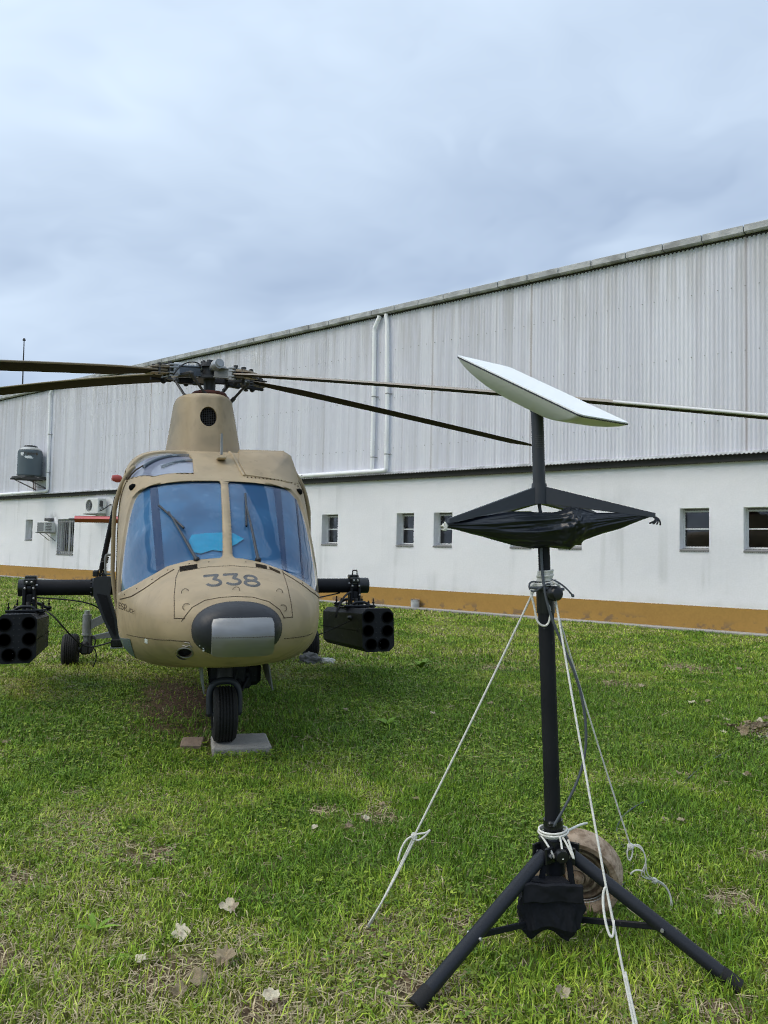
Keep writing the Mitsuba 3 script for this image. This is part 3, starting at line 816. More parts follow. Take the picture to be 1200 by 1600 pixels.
for sg in (-1, 1):
    zz = np.linspace(0.52, 1.93, 40)
    aa = 1.12 - 0.10 * np.clip((zz - 1.3), 0, 1)
    H('door_joint', tube(np.stack([side(aa, zz, sg, 0.0005), aa, zz], 1), 0.006, 6), 'seam_dark', hc, True)
    aa = aa + 0.09
    H('door_post', tube(np.stack([side(aa, zz, sg, 0.030 * np.clip((zz - 0.85) / 0.25, 0, 1) * np.clip((1.86 - zz) / 0.25, -0.3, 1)), aa, zz], 1), 0.016, 8), 'tan_paint', hc, True)
lat = [ring(0.020, 0.0018, (l, front(l, z, 0.0006), z), (0.35 * np.sign(l), -1, 0.55), 20, 6) for l, z in ((-0.288, 1.049), (-0.284, 0.974), (0.245, 1.046), (0.252, 0.962), (-0.011, 1.062))]
for m_ in lat:
    H('latch', m_, 'seam_dark', hc, True)


def on_nose(m, lift=0.0015, size=0.012):
    m = m.subdivide_to_size(size)
    v = m.vertices
    v[:, 1], v[:, 2] = front(v[:, 0], v[:, 1]) - lift - v[:, 2] * 0.0, v[:, 1].copy()
    m.vertices = v
    return m


def digit_outline(ch):
    import shapely.geometry as sg
    import shapely.ops as so
    def arc(cx, cy, rx, ry, d0, d1, n=26):
        t = np.radians(np.linspace(d0, d1, n))
        return [(cx + rx * np.cos(q), cy + ry * np.sin(q)) for q in t]
    th = 0.105
    if ch == '8':
        g = so.unary_union([sg.LineString(arc(0, 0.735, 0.345, 0.225, 0, 360)).buffer(th), sg.LineString(arc(0, 0.265, 0.42, 0.235, 0, 360)).buffer(th)])
    else:
        g = so.unary_union([sg.LineString([(-0.42, 0.80)] + [(-0.40, 0.93), (0.36, 0.97), (0.10, 0.60)] + arc(0.02, 0.31, 0.42, 0.28, 75, -160)).buffer(th, cap_style=2)])
    return g


for ch, cx, cz, tilt in (('3', -0.130, 1.111, 0.05), ('3', -0.017, 1.117, 0.0), ('8', 0.092, 1.109, -0.06)):
    g = digit_outline(ch)
    m_ = cat(*[trimesh.creation.extrude_polygon(q, 0.001, engine='earcut') for q in getattr(g, 'geoms', [g])])
    v = m_.vertices.copy()
    x, y = v[:, 0] * 0.094, (v[:, 1] - 0.5) * 0.056
    m_.vertices = np.stack([cx + x * np.cos(tilt) - y * np.sin(tilt), cz + x * np.sin(tilt) + y * np.cos(tilt), v[:, 2]], 1)
    m_.invert()
    H('number', on_nose(m_, 0.0025), 'marking_grey', hc, False)
tx = cat(text('ESR', 0.040), moved(text('.JCH', 0.026), (0.105, 0.0, 0)))
tx.vertices[:, 0] *= 0.62
tx.vertices += [-0.686, 0.892, 0]
tx.invert()
tx = on_nose(tx, 0.0035, 0.008)
H('lettering', tx, 'seam_dark', hc, False)

# vents and wipers
for pts in ([(-0.309, 1.182), (-0.202, 1.199), (-0.202, 1.172), (-0.308, 1.152)], [(0.161, 1.204), (0.230, 1.189), (0.224, 1.170), (0.155, 1.182)], [(0.244, 1.184), (0.306, 1.154), (0.301, 1.139), (0.243, 1.166)]):
    p = np.array(pts)
    vk = numbered(hc + '__vent')
    q = tri(prism(p[::-1], 0, 0.001, 'xy'))
    q.invert()
    H('mesh', on_nose(q, 0.003), 'bore_black', vk, False)
    for t in np.linspace(0.12, 0.88, 4):
        a_, b_ = p[0] * (1 - t) + p[3] * t, p[1] * (1 - t) + p[2] * t
        u = np.linspace(0, 1, 8)[:, None]
        ln = a_ * (1 - u) + b_ * u
        H('slat', tube(np.stack([ln[:, 0], front(ln[:, 0], ln[:, 1], 0.006), ln[:, 1]], 1), 0.0018, 6), 'seam_dark', vk, True)


def skin(pts, lift):
    p = np.asarray(pts, float)
    return np.stack([p[:, 0], front(p[:, 0], p[:, 1], lift), p[:, 1]], 1)


for piv, tip, b0, b1, nm in (((-0.202, 1.224), (-0.372, 1.545), (-0.438, 1.594), (-0.275, 1.431), 'wiper slanting up to the left'), ((0.186, 1.223), (0.158, 1.602), (0.168, 1.695), (0.140, 1.450), 'wiper standing nearly upright')):
    wk = tag(numbered(hc + '__wiper'), nm)
    t = np.linspace(0, 1, 12)[:, None]
    arm = skin(np.array(piv) * (1 - t) + np.array(tip) * t, 0.0)
    arm[:, 1] -= 0.03 + 0.012 * np.sin(t[:, 0] * np.pi)
    H('arm', tube(arm, np.linspace(0.011, 0.006, 12), 8), 'charcoal', wk, True)
    bp = skin(np.array(b0) * (1 - t) + np.array(b1) * t, 0.016)
    H('blade', tube(bp, 0.008, 8), 'black_gloss', wk, True)
    H('rubber', tube(bp + [0, 0.012, 0], 0.004, 6), 'tyre_rubber', wk, True)
    mid = (np.array(b0) + np.array(b1)) / 2
    H('link', tube([arm[-1], skin([mid], 0.02)[0]], 0.005, 6), 'charcoal', wk, True)
    pk = skin([piv], 0.012)[0]
    H('pivot', cat(lathe([(0, 0), (0.020, 0), (0.020, 0.02), (0.012, 0.032), (0, 0.034)], 18, pk + [0, 0.02, -0.008], (0, -0.8, 0.6))), 'black_gloss', wk, 40)

# sensor turret on the nose
tt = tag(hc + '__nose_turret', 'dark grey oval nose fairing with scuffed metal cover')
secs = [(-0.52, 0.262, 0.168), (-0.66, 0.262, 0.168), (-0.75, 0.258, 0.163), (-0.82, 0.243, 0.150), (-0.875, 0.212, 0.126), (-0.905, 0.165, 0.095), (-0.918, 0.08, 0.05)]
t = np.linspace(0, 2 * np.pi, 72, endpoint=False)
V = np.concatenate([np.stack([-0.008 + w_ * np.sign(np.cos(t)) * np.abs(np.cos(t)) ** 0.9, np.full(72, a_), 0.853 + h_ * np.sign(np.sin(t)) * np.abs(np.sin(t)) ** 0.9], 1) for a_, w_, h_ in secs])
dome = m3.Manifold.hull_points(V.astype(np.float32))
H('dome', dome, 'turret_grey', tt, 40)
pl = []
for u in np.linspace(-1, 1, 9):
    for hz in np.linspace(-1, 1, 9):
        a_ = -0.975 + 0.022 * u ** 2 + 0.035 * max(0, hz) ** 2 + 0.025 * max(0, -hz) ** 2
        k_ = 1 - 0.05 * (abs(hz) > 0.98) - 0.0
        kz = 1 - 0.06 * (abs(u) > 0.98)
        pl += [(0.008 + 0.166 * u * k_, a_, 0.822 + 0.103 * hz * kz), (0.008 + 0.160 * u, -0.80, 0.822 + 0.10 * hz)]
H('cover_plate', m3.Manifold.hull_points(np.array(pl, np.float32)), 'worn_aluminium', tt, 25)
H('plate_joint', tube(np.stack([0.008 + 0.165 * np.linspace(-1, 1, 9), -0.9765 + 0.022 * np.linspace(-1, 1, 9) ** 2, np.full(9, 0.825)], 1), 0.0012, 6), 'seam_dark', tt, True)
H('rim', tube(np.stack([-0.008 + 0.2645 * np.cos(np.linspace(0, 2 * np.pi, 60)), np.full(60, -0.70), 0.853 + 0.170 * np.sin(np.linspace(0, 2 * np.pi, 60))], 1), 0.006, 6, False), 'seam_dark', tt, True)
H('chipped_mark', cat(*[box((0.016, 0.006, 0.008 + 0.006 * (k % 2)), (-0.205 + 0.010 * np.sin(k * 2.3) + 0.003 * k, -0.822 - 0.002 * k, 0.80 - 0.014 * k), 0.001, rot([0, 0, 1], 0.9)) for k in range(5)]), 'label_white', tt, False)
lm = numbered(hc + '__landing_light')
ph = np.linspace(0, 2 * np.pi, 40)
lx, lz = -0.284 + 0.041 * np.cos(ph), 0.714 + 0.033 * np.sin(ph)
H('rim', tube(np.stack([lx, front(lx, lz, 0.003), lz], 1), 0.005, 6, False), 'worn_aluminium', lm, True)
H('reflector', lathe([(0, 0.0), (0.03, 0.006), (0.05, 0.03), (0.052, 0.03), (0.032, 0.0), (0, -0.006)], 24, (-0.284, -0.56, 0.714), (0, -1, 0)), 'steel_dark', lm, 40)
H('torn_skin', cat(tube(skin([(-0.30, 0.762), (-0.278, 0.756), (-0.262, 0.764), (-0.25, 0.752)], 0.004), 0.004, 6), tube(skin([(-0.29, 0.780), (-0.262, 0.777)], 0.004), 0.003, 6)), 'worn_aluminium', lm, True)
H('patch', on_nose((lambda q: (q.invert(), q)[1])(tri(prism([(-0.505, 0.728), (-0.488, 0.728), (-0.488, 0.762), (-0.505, 0.762)], 0, 0.001, 'xy'))), 0.003), 'label_white', hc, False)

# mast fairing with its mesh inlet, antenna, roof scoop
def fairing():
    V, nt = [], 72
    t = np.linspace(0, 2 * np.pi, nt, endpoint=False)
    c, s_ = np.cos(t), np.sin(t)
    for u in np.r_[np.linspace(0, 0.90, 12), 0.93, 0.96, 0.98, 0.992, 1.0]:
        z = 2.06 + u * 0.575
        sh = 1 - max(0, (u - 0.93) / 0.07) ** 2.2 * 0.07
        wl, wr = (0.375 - 0.085 * u) * sh, (0.320 - 0.100 * u) * sh
        fl = 0.55 + 0.45 * np.clip((s_ + 1.0) / 1.4, 0, 1)                       # a little narrower in front
        l = -0.030 + np.where(c < 0, wl, wr) * np.sign(c) * np.abs(c) ** 0.62 * np.clip(fl + 0.28, 0, 1)
        a_ = (2.28 + 0.02 * (1 - u)) + (0.80 - 0.10 * u + 0.08 * (1 - u)) * sh * np.sign(s_) * np.abs(s_) ** 0.62
        V.append(np.stack([l, a_, np.full(nt, z)], 1))
    n = len(V)
    V = np.vstack(V)
    i, j = np.meshgrid(np.arange(n - 1), np.arange(nt), indexing='ij')
    q = np.stack([i * nt + j, i * nt + (j + 1) % nt, (i + 1) * nt + (j + 1) % nt, (i + 1) * nt + j], -1).reshape(-1, 4)
    m0 = len(V)
    V = np.vstack([V, V[:nt].mean(0), V[-nt:].mean(0)])
    j = np.arange(nt)
    e = (n - 1) * nt
    f = np.vstack([q[:, [0, 1, 2]], q[:, [0, 2, 3]], np.stack([j * 0 + m0, (j + 1) % nt, j], 1), np.stack([j * 0 + m0 + 1, e + j, e + (j + 1) % nt], 1)])
    return man(V, f)


fair = fairing()
pc = hc + '__mast_fairing'
oval = m3.Manifold.cylinder(1, 1, 1, 40).scale([0.070, 0.088, 1]).transform(np.array([[1, 0, 0, -0.045], [0, 0, 1, 0.8], [0, 1, 0, 2.415]]))
H('cowling', fair - (oval ^ prism([(-1, 2), (1, 2), (1, 3), (-1, 3)], 1.0, 1.66, 'xz')), 'tan_paint', pc, 30)
H('inlet_mesh', (m3.Manifold.cylinder(1, 1, 1, 40).scale([0.072, 0.090, 0.01]).transform(np.array([[1, 0, 0, -0.045], [0, 0, 1, 1.60], [0, 1, 0, 2.415]]))), 'bore_black', pc, 40)
gr = []
for x in np.linspace(-0.105, 0.015, 9):
    hh = 0.088 * math.sqrt(max(0, 1 - ((x + 0.045) / 0.070) ** 2))
    gr.append(rod((x, 1.575, 2.415 - hh), (x, 1.575, 2.415 + hh), 0.002, sides=5))
for z in np.linspace(2.34, 2.49, 11):
    ww = 0.070 * math.sqrt(max(0, 1 - ((z - 2.415) / 0.088) ** 2))
    gr.append(rod((-0.045 - ww, 1.575, z), (-0.045 + ww, 1.575, z), 0.002, sides=5))
tag(H('inlet_wire', cat(*gr), 'steel_dark', pc, False), kind='stuff')
an = hc + '__blade_antenna'
H('plate', prism([(0.98, 2.03), (1.10, 2.04), (1.07, 2.15), (1.045, 2.20), (1.005, 2.20), (1.0, 2.13)], 0.023, 0.037, 'yz'), 'gear_grey', an, False)
H('base', box((0.07, 0.14, 0.02), (0.03, 1.04, 2.005), 0.006), 'tan_paint', an, False)
# rear tail parts
tf = hc + '__tail_fin'
H('fin', prism([(7.6, 1.6), (8.2, 2.55), (8.55, 2.62), (8.9, 1.75)], -0.04, 0.04, 'yz'), 'tan_paint', tf, 30)
H('lower_fin', prism([(7.9, 1.6), (8.8, 1.6), (8.75, 1.0), (8.45, 0.95)], -0.03, 0.03, 'yz'), 'tan_paint', tf, 30)
for sg, nm in ((-1, 'red tailplane showing beside the left of the cockpit'), (1, None)):
    tpn = numbered(hc + '__tailplane')
    x0, x1 = sorted((sg * 0.12, sg * 1.62))
    s_ = m3.Manifold.hull_points(np.array([(sg * 0.12, 6.75, 1.70), (sg * 0.12, 7.35, 1.695), (sg * 0.12, 6.9, 1.755), (sg * 0.12, 6.9, 1.64), (sg * 1.60, 6.82, 1.70), (sg * 1.60, 7.25, 1.695), (sg * 1.60, 6.92, 1.745), (sg * 1.60, 6.92, 1.65)], np.float32))
    H('panel', s_, 'red_paint', tpn, 30)
    H('tip_rod', rod((sg * 1.60, 7.0, 1.70), (sg * 1.69, 7.0, 1.70), 0.016), 'gear_grey', tpn, True)
    if nm:
        tag(tpn, nm)
tr_ = hc + '__tail_rotor'
H('blade', cat(box((0.03, 0.10, 1.0), (0.16, 8.3, 1.75), 0.01, rot([1, 0, 0], 0.5))), 'blade_paint', tr_, False)
H('hub', rod((0.03, 8.3, 1.75), (0.2, 8.3, 1.75), 0.05), 'steel_dark', tr_, True)

# grab rail, red cap, roof-edge scoops, small side light
H('grab_rail', tube(spline([(-0.78, 1.75, 1.235), (-0.848, 1.75, 1.23), (-0.856, 1.75, 1.21), (-0.856, 1.75, 1.10), (-0.848, 1.75, 1.075), (-0.78, 1.75, 1.07)], 30), 0.010, 8), 'gear_grey', hc, True)
H('red_cap', cat(lathe([(0, 0), (0.028, 0), (0.033, 0.03), (0.022, 0.07), (0, 0.075)], 20, (-0.745, 1.62, 1.865), (-1, -0.3, 0.1)), rod((-0.70, 1.63, 1.86), (-0.755, 1.62, 1.865), 0.016)), 'red_paint', hc, 40)
for sg in (-1, 1):
    c_ = np.array([sg * 0.628, 0.885, 1.747])
    H('corner_scoop', box((0.055, 0.04, 0.045), c_ + [sg * 0.0, 0.0, 0.0], 0.014, rot([0, 1, 0], sg * 0.6)), 'bore_black', hc, 40)

# ------------------------------------------------------------------ weapon beams and rocket pods
BA, BZ = 2.472, 0.924
for sg, side_name in ((-1, 'left'), (1, 'right')):
    bk = tag(numbered(hc + '__weapon_beam'), f'black round weapon beam on the {side_name} of the helicopter')
    xs = sorted((sg * 0.70, sg * 1.625))
    H('tube', rod((xs[0], BA, BZ), (xs[1], BA, BZ), 0.072, sides=28), 'black_paint', bk, 40)
    H('end_collar', rod((sg * 1.52, BA, BZ), (sg * 1.63, BA, BZ), 0.078, sides=28), 'black_gloss', bk, 40)
    H('flange', rod((sg * 0.965, BA, BZ), (sg * 1.005, BA, BZ), 0.086, sides=28), 'black_gloss', bk, 40)
    for q in range(10):
        tq = q * 2 * np.pi / 10
        H('bolt', rod((sg * 1.005, BA + 0.078 * np.cos(tq), BZ + 0.078 * np.sin(tq)), (sg * 1.022, BA + 0.078 * np.cos(tq), BZ + 0.078 * np.sin(tq)), 0.008, sides=6), 'steel_dark', bk, False)
    arm = [(0.985, 1.015), (0.95, 1.03), (0.84, 1.03), (0.825, 0.97), (0.845, 0.86), (0.775, 0.62), (0.752, 0.455), (0.812, 0.455), (0.90, 0.65), (0.985, 0.86)]
    P_ = [(sg * x, z) for x, z in arm]
    H('support_arm', prism(P_ if sg > 0 else P_[::-1], BA - 0.20, BA - 0.075, 'xz', 0.008), 'charcoal', bk, False)
    P2 = [(sg * x, z) for x, z in [(0.955, 0.88), (0.87, 0.86), (0.81, 0.66), (0.785, 0.50), (0.80, 0.50), (0.875, 0.65)]]
    H('arm_web', prism(P2 if sg > 0 else P2[::-1], BA - 0.212, BA - 0.199, 'xz', 0.004), 'black_paint', bk, False)
    H('arm_foot', cat(box((0.10, 0.16, 0.07), (sg * 0.775, BA - 0.14, 0.43), 0.008), rod((sg * 0.775, BA - 0.23, 0.43), (sg * 0.775, BA - 0.05, 0.43), 0.018)), 'black_gloss', bk, False)
    H('foot_plate', box((0.11, 0.14, 0.014), (sg * 0.775, BA - 0.14, 0.387), 0.003), 'steel_light', bk, False)
    H('side_spigot', rod((sg * 0.80, BA - 0.12, 0.905), (sg * 0.70, BA - 0.12, 0.905), 0.022), 'gear_grey', bk, True)
    H('strut', cat(rod((sg * 0.925, BA - 0.10, 1.10), (sg * 0.80, BA - 0.28, 1.745), 0.023)), 'black_paint', bk, True)
    H('strut_joint', cat(rod((sg * 0.94, BA - 0.09, 1.02), (sg * 0.922, BA - 0.10, 1.12), 0.012), ring(0.024, 0.008, (sg * 0.932, BA - 0.1, 1.07), (0, 1, 0)), ring(0.026, 0.007, (sg * 0.90, BA - 0.12, 1.16), (0, 0.2, 1)), ring(0.026, 0.007, (sg * 0.897, BA - 0.12, 1.18), (0, 0.2, 1)), ring(0.026, 0.007, (sg * 0.894, BA - 0.12, 1.20), (0, 0.2, 1)),
                          box((0.05, 0.06, 0.06), (sg * 0.975, BA - 0.1, 1.055), 0.01), box((0.04, 0.05, 0.06), (sg * 0.90, BA - 0.1, 1.04), 0.008)), 'black_gloss', bk, False)
    # rack: clamp round the beam, yoke, braces, bolts
    rk = tag(numbered(hc + '__pod_rack'), f'black bolted rack between the {side_name} beam and its rocket pod')
    cx = -1.53 if sg < 0 else 1.48
    H('clamp', cat(ring(0.082, 0.013, (cx - 0.035, BA, BZ), (1, 0, 0)), ring(0.082, 0.013, (cx + 0.035, BA, BZ), (1, 0, 0)), box((0.10, 0.05, 0.06), (cx, BA - 0.075, BZ + 0.055), 0.01), box((0.10, 0.08, 0.04), (cx, BA, BZ + 0.09), 0.008)), 'black_gloss', rk, False)
    H('yoke', cat(box((0.028, 0.10, 0.22), (cx - 0.042, BA - 0.05, BZ - 0.11), 0.006), box((0.028, 0.10, 0.22), (cx + 0.042, BA - 0.05, BZ - 0.11), 0.006), box((0.06, 0.09, 0.07), (cx, BA - 0.05, BZ - 0.09), 0.01)), 'black_paint', rk, False)
    H('lug', cat(rod((cx - 0.065, BA - 0.06, BZ + 0.025), (cx + 0.065, BA - 0.06, BZ + 0.025), 0.010), *[trimesh.creation.icosphere(1, 0.011).apply_translation((cx + dx, BA - 0.105, BZ + dz)) for dx, dz in ((-0.02, 0.055), (0.02, 0.055), (-0.035, 0.0), (0.035, 0.0), (0.04, -0.09))]), 'bolt_steel', rk, True)
    H('release_hook', cat(rod((cx, BA - 0.11, BZ - 0.12), (cx, BA - 0.11, BZ - 0.20), 0.020), rod((cx, BA - 0.11, BZ - 0.20), (cx, BA - 0.11, BZ - 0.215), 0.026)), 'steel_dark', rk, 40)
    if sg > 0:
        H('latch_loop', cat(*[rod((cx + x, BA - 0.06, BZ + 0.08), (cx + x * 0.8, BA - 0.06, BZ + 0.155), 0.006) for x in (-0.026, 0.026)], rod((cx - 0.022, BA - 0.06, BZ + 0.155), (cx + 0.022, BA - 0.06, BZ + 0.155), 0.006)), 'black_gloss', rk, True)
    for fb_ in (-0.28, 0.16):
        H('sway_brace', cat(tube(spline([(cx - 0.155, BA + fb_, BZ - 0.185), (cx - 0.11, BA + fb_, BZ - 0.19), (cx - 0.05, BA + fb_, BZ - 0.155), (cx, BA + fb_, BZ - 0.15), (cx + 0.05, BA + fb_, BZ - 0.155), (cx + 0.11, BA + fb_, BZ - 0.19), (cx + 0.155, BA + fb_, BZ - 0.185)], 25), 0.014, 8)), 'black_gloss', rk, True)
        for dx in (-0.135, -0.085, 0.085, 0.135):
            H('jack_bolt', cat(rod((cx + dx, BA + fb_, BZ - 0.21), (cx + dx, BA + fb_, BZ - 0.115 - 0.02 * (abs(dx) < 0.1)), 0.006, sides=8), rod((cx + dx, BA + fb_, BZ - 0.165), (cx + dx, BA + fb_, BZ - 0.15), 0.013, sides=6), rod((cx + dx, BA + fb_, BZ - 0.222), (cx + dx, BA + fb_, BZ - 0.208), 0.024, sides=10)), 'black_gloss', rk, False)
    # pod, 1.9 m long, slightly nose up
    pk = tag(numbered(hc + '__rocket_pod'), f'black six tube rocket pod hanging on the {side_name} of the helicopter')
    L0, L1, PW, PH = -0.95, 0.68, 0.295, 0.385
    ch = 0.045
    P3 = [(-PW / 2, PH / 2 - ch), (-PW / 2, -PH / 2 + ch), (-PW / 2 + ch, -PH / 2), (PW / 2 - ch, -PH / 2), (PW / 2, -PH / 2 + ch), (PW / 2, PH / 2 - ch), (PW / 2 - ch, PH / 2), (-PW / 2 + ch, PH / 2)]
    pod = prism(P3, L0, L1, 'xz')
    holes = [(sg * u_, v_) for u_, v_ in ((-0.088, 0.118), (0.088, 0.112), (-0.094, -0.005), (0.086, -0.008), (-0.066, -0.125), (0.050, -0.125))]
    tl = 0.065
    yaw, px_ = (0.068, -1.557) if sg < 0 else (0.006, 1.468)
    Rm = rot([0, 0, 1], yaw) @ rot([1, 0, 0], -tl)
    off = np.array([px_, BA + 0.0, BZ - 0.222 - PH / 2])

    def put(m_):
        m_ = tri(m_) if hasattr(m_, 'to_mesh') else m_
        m_.vertices = m_.vertices @ Rm.T + off
        return m_
    for u_, v_ in holes:
        pod = pod - m3.Manifold.cylinder(1.2, 0.051, 0.051, 32).transform(np.array([[1, 0, 0, u_], [0, 0, 1, L0 - 0.1], [0, 1, 0, v_]]))
    H('casing', put(pod), 'black_paint', pk, 20)
    for u_, v_ in holes:
        tb = m3.Manifold.cylinder(0.9, 0.0535, 0.0535, 32) - m3.Manifold.cylinder(2, 0.047, 0.047, 32).translate([0, 0, -0.5])
        tb = tb.transform(np.array([[1, 0, 0, u_], [0, 0, 1, L0 - 0.012], [0, 1, 0, v_]]))
        H('launch_tube', put(tb), 'bore_black', pk, 40)
    H('casing_joint', put(cat(*[box((0.006, L1 - L0 - 0.02, 0.006), (s2 * (PW / 2), 0, -0.01), 0) for s2 in (-1, 1)], box((0.20, 0.012, 0.006), (0, L0 + 0.45, PH / 2), 0))), 'bore_black', pk, False)
    H('rail', put(cat(box((0.24, 0.5, 0.014), (0, -0.05, PH / 2 + 0.008), 0.004), box((0.30, 0.05, 0.012), (0, -0.30, PH / 2 + 0.02), 0.003), box((0.30, 0.05, 0.012), (0, 0.14, PH / 2 + 0.02), 0.003))), 'black_gloss', pk, False)
    H('screw', put(cat(*[moved(trimesh.creation.icosphere(0, 0.005), (x, L0 - 0.002, z)) for x in (-0.02, 0.02) for z in np.linspace(-0.16, 0.16, 8)])), 'steel_dark', pk, False)
    cab = numbered(hc + '__cable')
    if sg < 0:
        H('upper_cable', tube(spline([(cx + 0.06, BA - 0.05, BZ - 0.085), (cx + 0.22, BA - 0.05, BZ - 0.10), (-1.07, BA - 0.05, BZ - 0.135), (-0.94, BA - 0.02, BZ - 0.20)], 30), 0.007, 6), 'cable_black', cab, True)
        H('lower_cable', tube(spline([(cx + 0.14, BA - 0.1, BZ - 0.20), (cx + 0.30, BA - 0.15, BZ - 0.35), (-1.06, BA - 0.1, BZ - 0.52), (-0.93, BA - 0.1, BZ - 0.525), (-0.80, BA - 0.12, BZ - 0.49)], 40), 0.007, 6), 'cable_black', cab, True)
        H('loose_cable', tube(spline([(-1.0, BA - 0.1, BZ - 0.535), (-0.955, BA - 0.1, BZ - 0.59), (-0.96, BA - 0.1, BZ - 0.67), (-0.98, BA - 0.1, BZ - 0.72)], 16), 0.006, 6), 'cable_black', cab, True)
    else:
        H('upper_cable', tube(spline([(0.72, BA - 0.3, BZ - 0.155), (1.0, BA - 0.2, BZ - 0.12), (cx - 0.14, BA, BZ - 0.075)], 20), 0.007, 6), 'cable_black', cab, True)
        H('lower_cable', tube(spline([(cx - 0.05, BA - 0.12, BZ - 0.06), (cx - 0.14, BA - 0.15, BZ - 0.12), (cx - 0.21, BA - 0.2, BZ - 0.24), (cx - 0.225, BA - 0.2, BZ - 0.30)], 24), 0.010, 6), 'cable_black', cab, True)
        H('plug', lathe([(0, 0), (0.022, 0), (0.024, 0.02), (0.014, 0.06), (0, 0.062)], 16, (cx - 0.135, BA - 0.55, BZ - 0.28), (-1, 0, 0.15)), 'black_gloss', cab, 40)
        H('loose_cable', tube(spline([(0.70, BA - 0.5, BZ - 0.53), (1.0, BA - 0.4, BZ - 0.46), (cx - 0.14, BA - 0.55, BZ - 0.29)], 20), 0.006, 6), 'cable_black', cab, True)

# ------------------------------------------------------------------ landing gear
def wheel(parent, c, R, w_, grooves=5):
    prof = []
    sh = [(0.52, -0.5), (0.80, -0.50), (0.92, -0.44), (0.975, -0.33)]
    prof = [(R * r, w_ * h_) for r, h_ in sh]
    for g in np.linspace(-0.26, 0.26, grooves):
        prof += [(R * 0.995, w_ * (g - 0.035)), (R * 0.955, w_ * (g - 0.02)), (R * 0.955, w_ * (g + 0.02)), (R * 0.995, w_ * (g + 0.035))]
    prof += [(R * r, -w_ * h_) for r, h_ in sh[::-1]]
    H('tyre', lathe(prof + [prof[0]], 56, c, (1, 0, 0)), 'tyre_rubber', parent, 30)
    H('rim', lathe([(0, -0.30 * w_), (0.2 * R, -0.34 * w_), (0.25 * R, -0.22 * w_), (0.46 * R, -0.28 * w_), (0.53 * R, -0.45 * w_), (0.53 * R, 0.45 * w_), (0.46 * R, 0.28 * w_), (0.25 * R, 0.22 * w_), (0.2 * R, 0.34 * w_), (0, 0.30 * w_)], 40, c, (1, 0, 0)), 'gear_grey', parent, 30)


ng = tag(hc + '__nose_gear', 'black nose wheel standing on a concrete slab')
wheel(ng, (-0.004, 0.0, 0.045 + 0.178), 0.178, 0.150)
H('fork', cat(tube(spline([(-0.098, 0.0, 0.22), (-0.10, 0.01, 0.33), (-0.075, 0.02, 0.410), (0.0, 0.02, 0.432), (0.068, 0.02, 0.410), (0.092, 0.01, 0.33), (0.090, 0.0, 0.22)], 40), 0.022, 10), rod((-0.11, 0, 0.223), (0.102, 0, 0.223), 0.016)), 'charcoal', ng, True)
H('strut', cat(rod((0, 0.07, 0.46), (0, 0.17, 0.80), 0.045), rod((0, 0.05, 0.44), (0, 0.09, 0.53), 0.055)), 'steel_dark', ng, 40)
H('bay_frame', cat(box((0.24, 0.06, 0.13), (0.02, 0.10, 0.470), 0.01), rod((0.09, 0.06, 0.40), (0.10, 0.25, 0.60), 0.018), rod((-0.08, 0.06, 0.40), (-0.10, 0.25, 0.60), 0.018), box((0.10, 0.08, 0.12), (0.13, 0.14, 0.42), 0.015), rod((0.05, 0.03, 0.40), (0.085, 0.03, 0.50), 0.008), rod((0.11, 0.05, 0.36), (0.16, 0.08, 0.44), 0.012)), 'black_paint', ng, False)
for sg, x0, x1, zb_ in ((-1, -0.150, -0.135, 0.345), (1, 0.285, 0.315, 0.350)):
    H('gear_door', m3.Manifold.hull_points(np.array([(x0, 0.05, 0.52), (x0 + 0.008, 0.05, 0.52), (x0, 0.45, 0.50), (x0 + 0.008, 0.45, 0.50), (x1, 0.05, zb_), (x1 + 0.008, 0.05, zb_), (x1, 0.42, zb_ + 0.03), (x1 + 0.008, 0.42, zb_ + 0.03)], np.float32)), 'gear_grey', ng, False)
H('bay_box', box((0.16, 0.3, 0.16), (0.18, 0.35, 0.44), 0.03), 'black_paint', ng, False)
for sg, nm in ((-1, 'left main wheel on its grey strut'), (1, 'right main wheel hidden behind the fuselage')):
    mg = tag(numbered(hc + '__main_gear'), nm)
    wheel(mg, (sg * 1.315, 3.85, 0.180), 0.178, 0.165)
    H('strut', cat(rod((sg * 1.155, 3.85, 0.20), (sg * 1.155, 3.85, 0.36), 0.034), rod((sg * 1.155, 3.85, 0.345), (sg * 1.155, 3.85, 0.56), 0.046)), 'gear_grey', mg, 40)
    H('strut_cap', cat(rod((sg * 1.155, 3.85, 0.56), (sg * 1.155, 3.85, 0.60), 0.030), rod((sg * 1.155, 3.85, 0.335), (sg * 1.155, 3.85, 0.355), 0.052)), 'steel_light', mg, 40)
    H('axle', cat(rod((sg * 1.40, 3.85, 0.18), (sg * 1.13, 3.85, 0.18), 0.026), box((0.09, 0.11, 0.14), (sg * 1.17, 3.85, 0.20), 0.02), rod((sg * 1.11, 3.80, 0.15), (sg * 1.11, 3.80, 0.33), 0.018)), 'steel_dark', mg, 40)
    H('upper_arm', m3.Manifold.hull_points(np.array([(sg * x, 3.85 + dy, z) for x, z in ((1.11, 0.50), (1.11, 0.40), (0.70, 0.70), (0.70, 0.62)) for dy in (-0.03, 0.03)], np.float32)), 'gear_grey', mg, False)
    H('lower_arm', m3.Manifold.hull_points(np.array([(sg * x, 3.85 + dy, z) for x, z in ((1.11, 0.325), (1.11, 0.29), (0.90, 0.31), (0.70, 0.42), (0.70, 0.32)) for dy in (-0.035, 0.035)], np.float32)), 'gear_grey', mg, False)
    H('brake_hose', tube(spline([(sg * 1.10, 3.78, 0.34), (sg * 1.06, 3.76, 0.28), (sg * 1.09, 3.77, 0.18), (sg * 1.13, 3.80, 0.14)], 16), 0.008, 6), 'cable_black', mg, True)

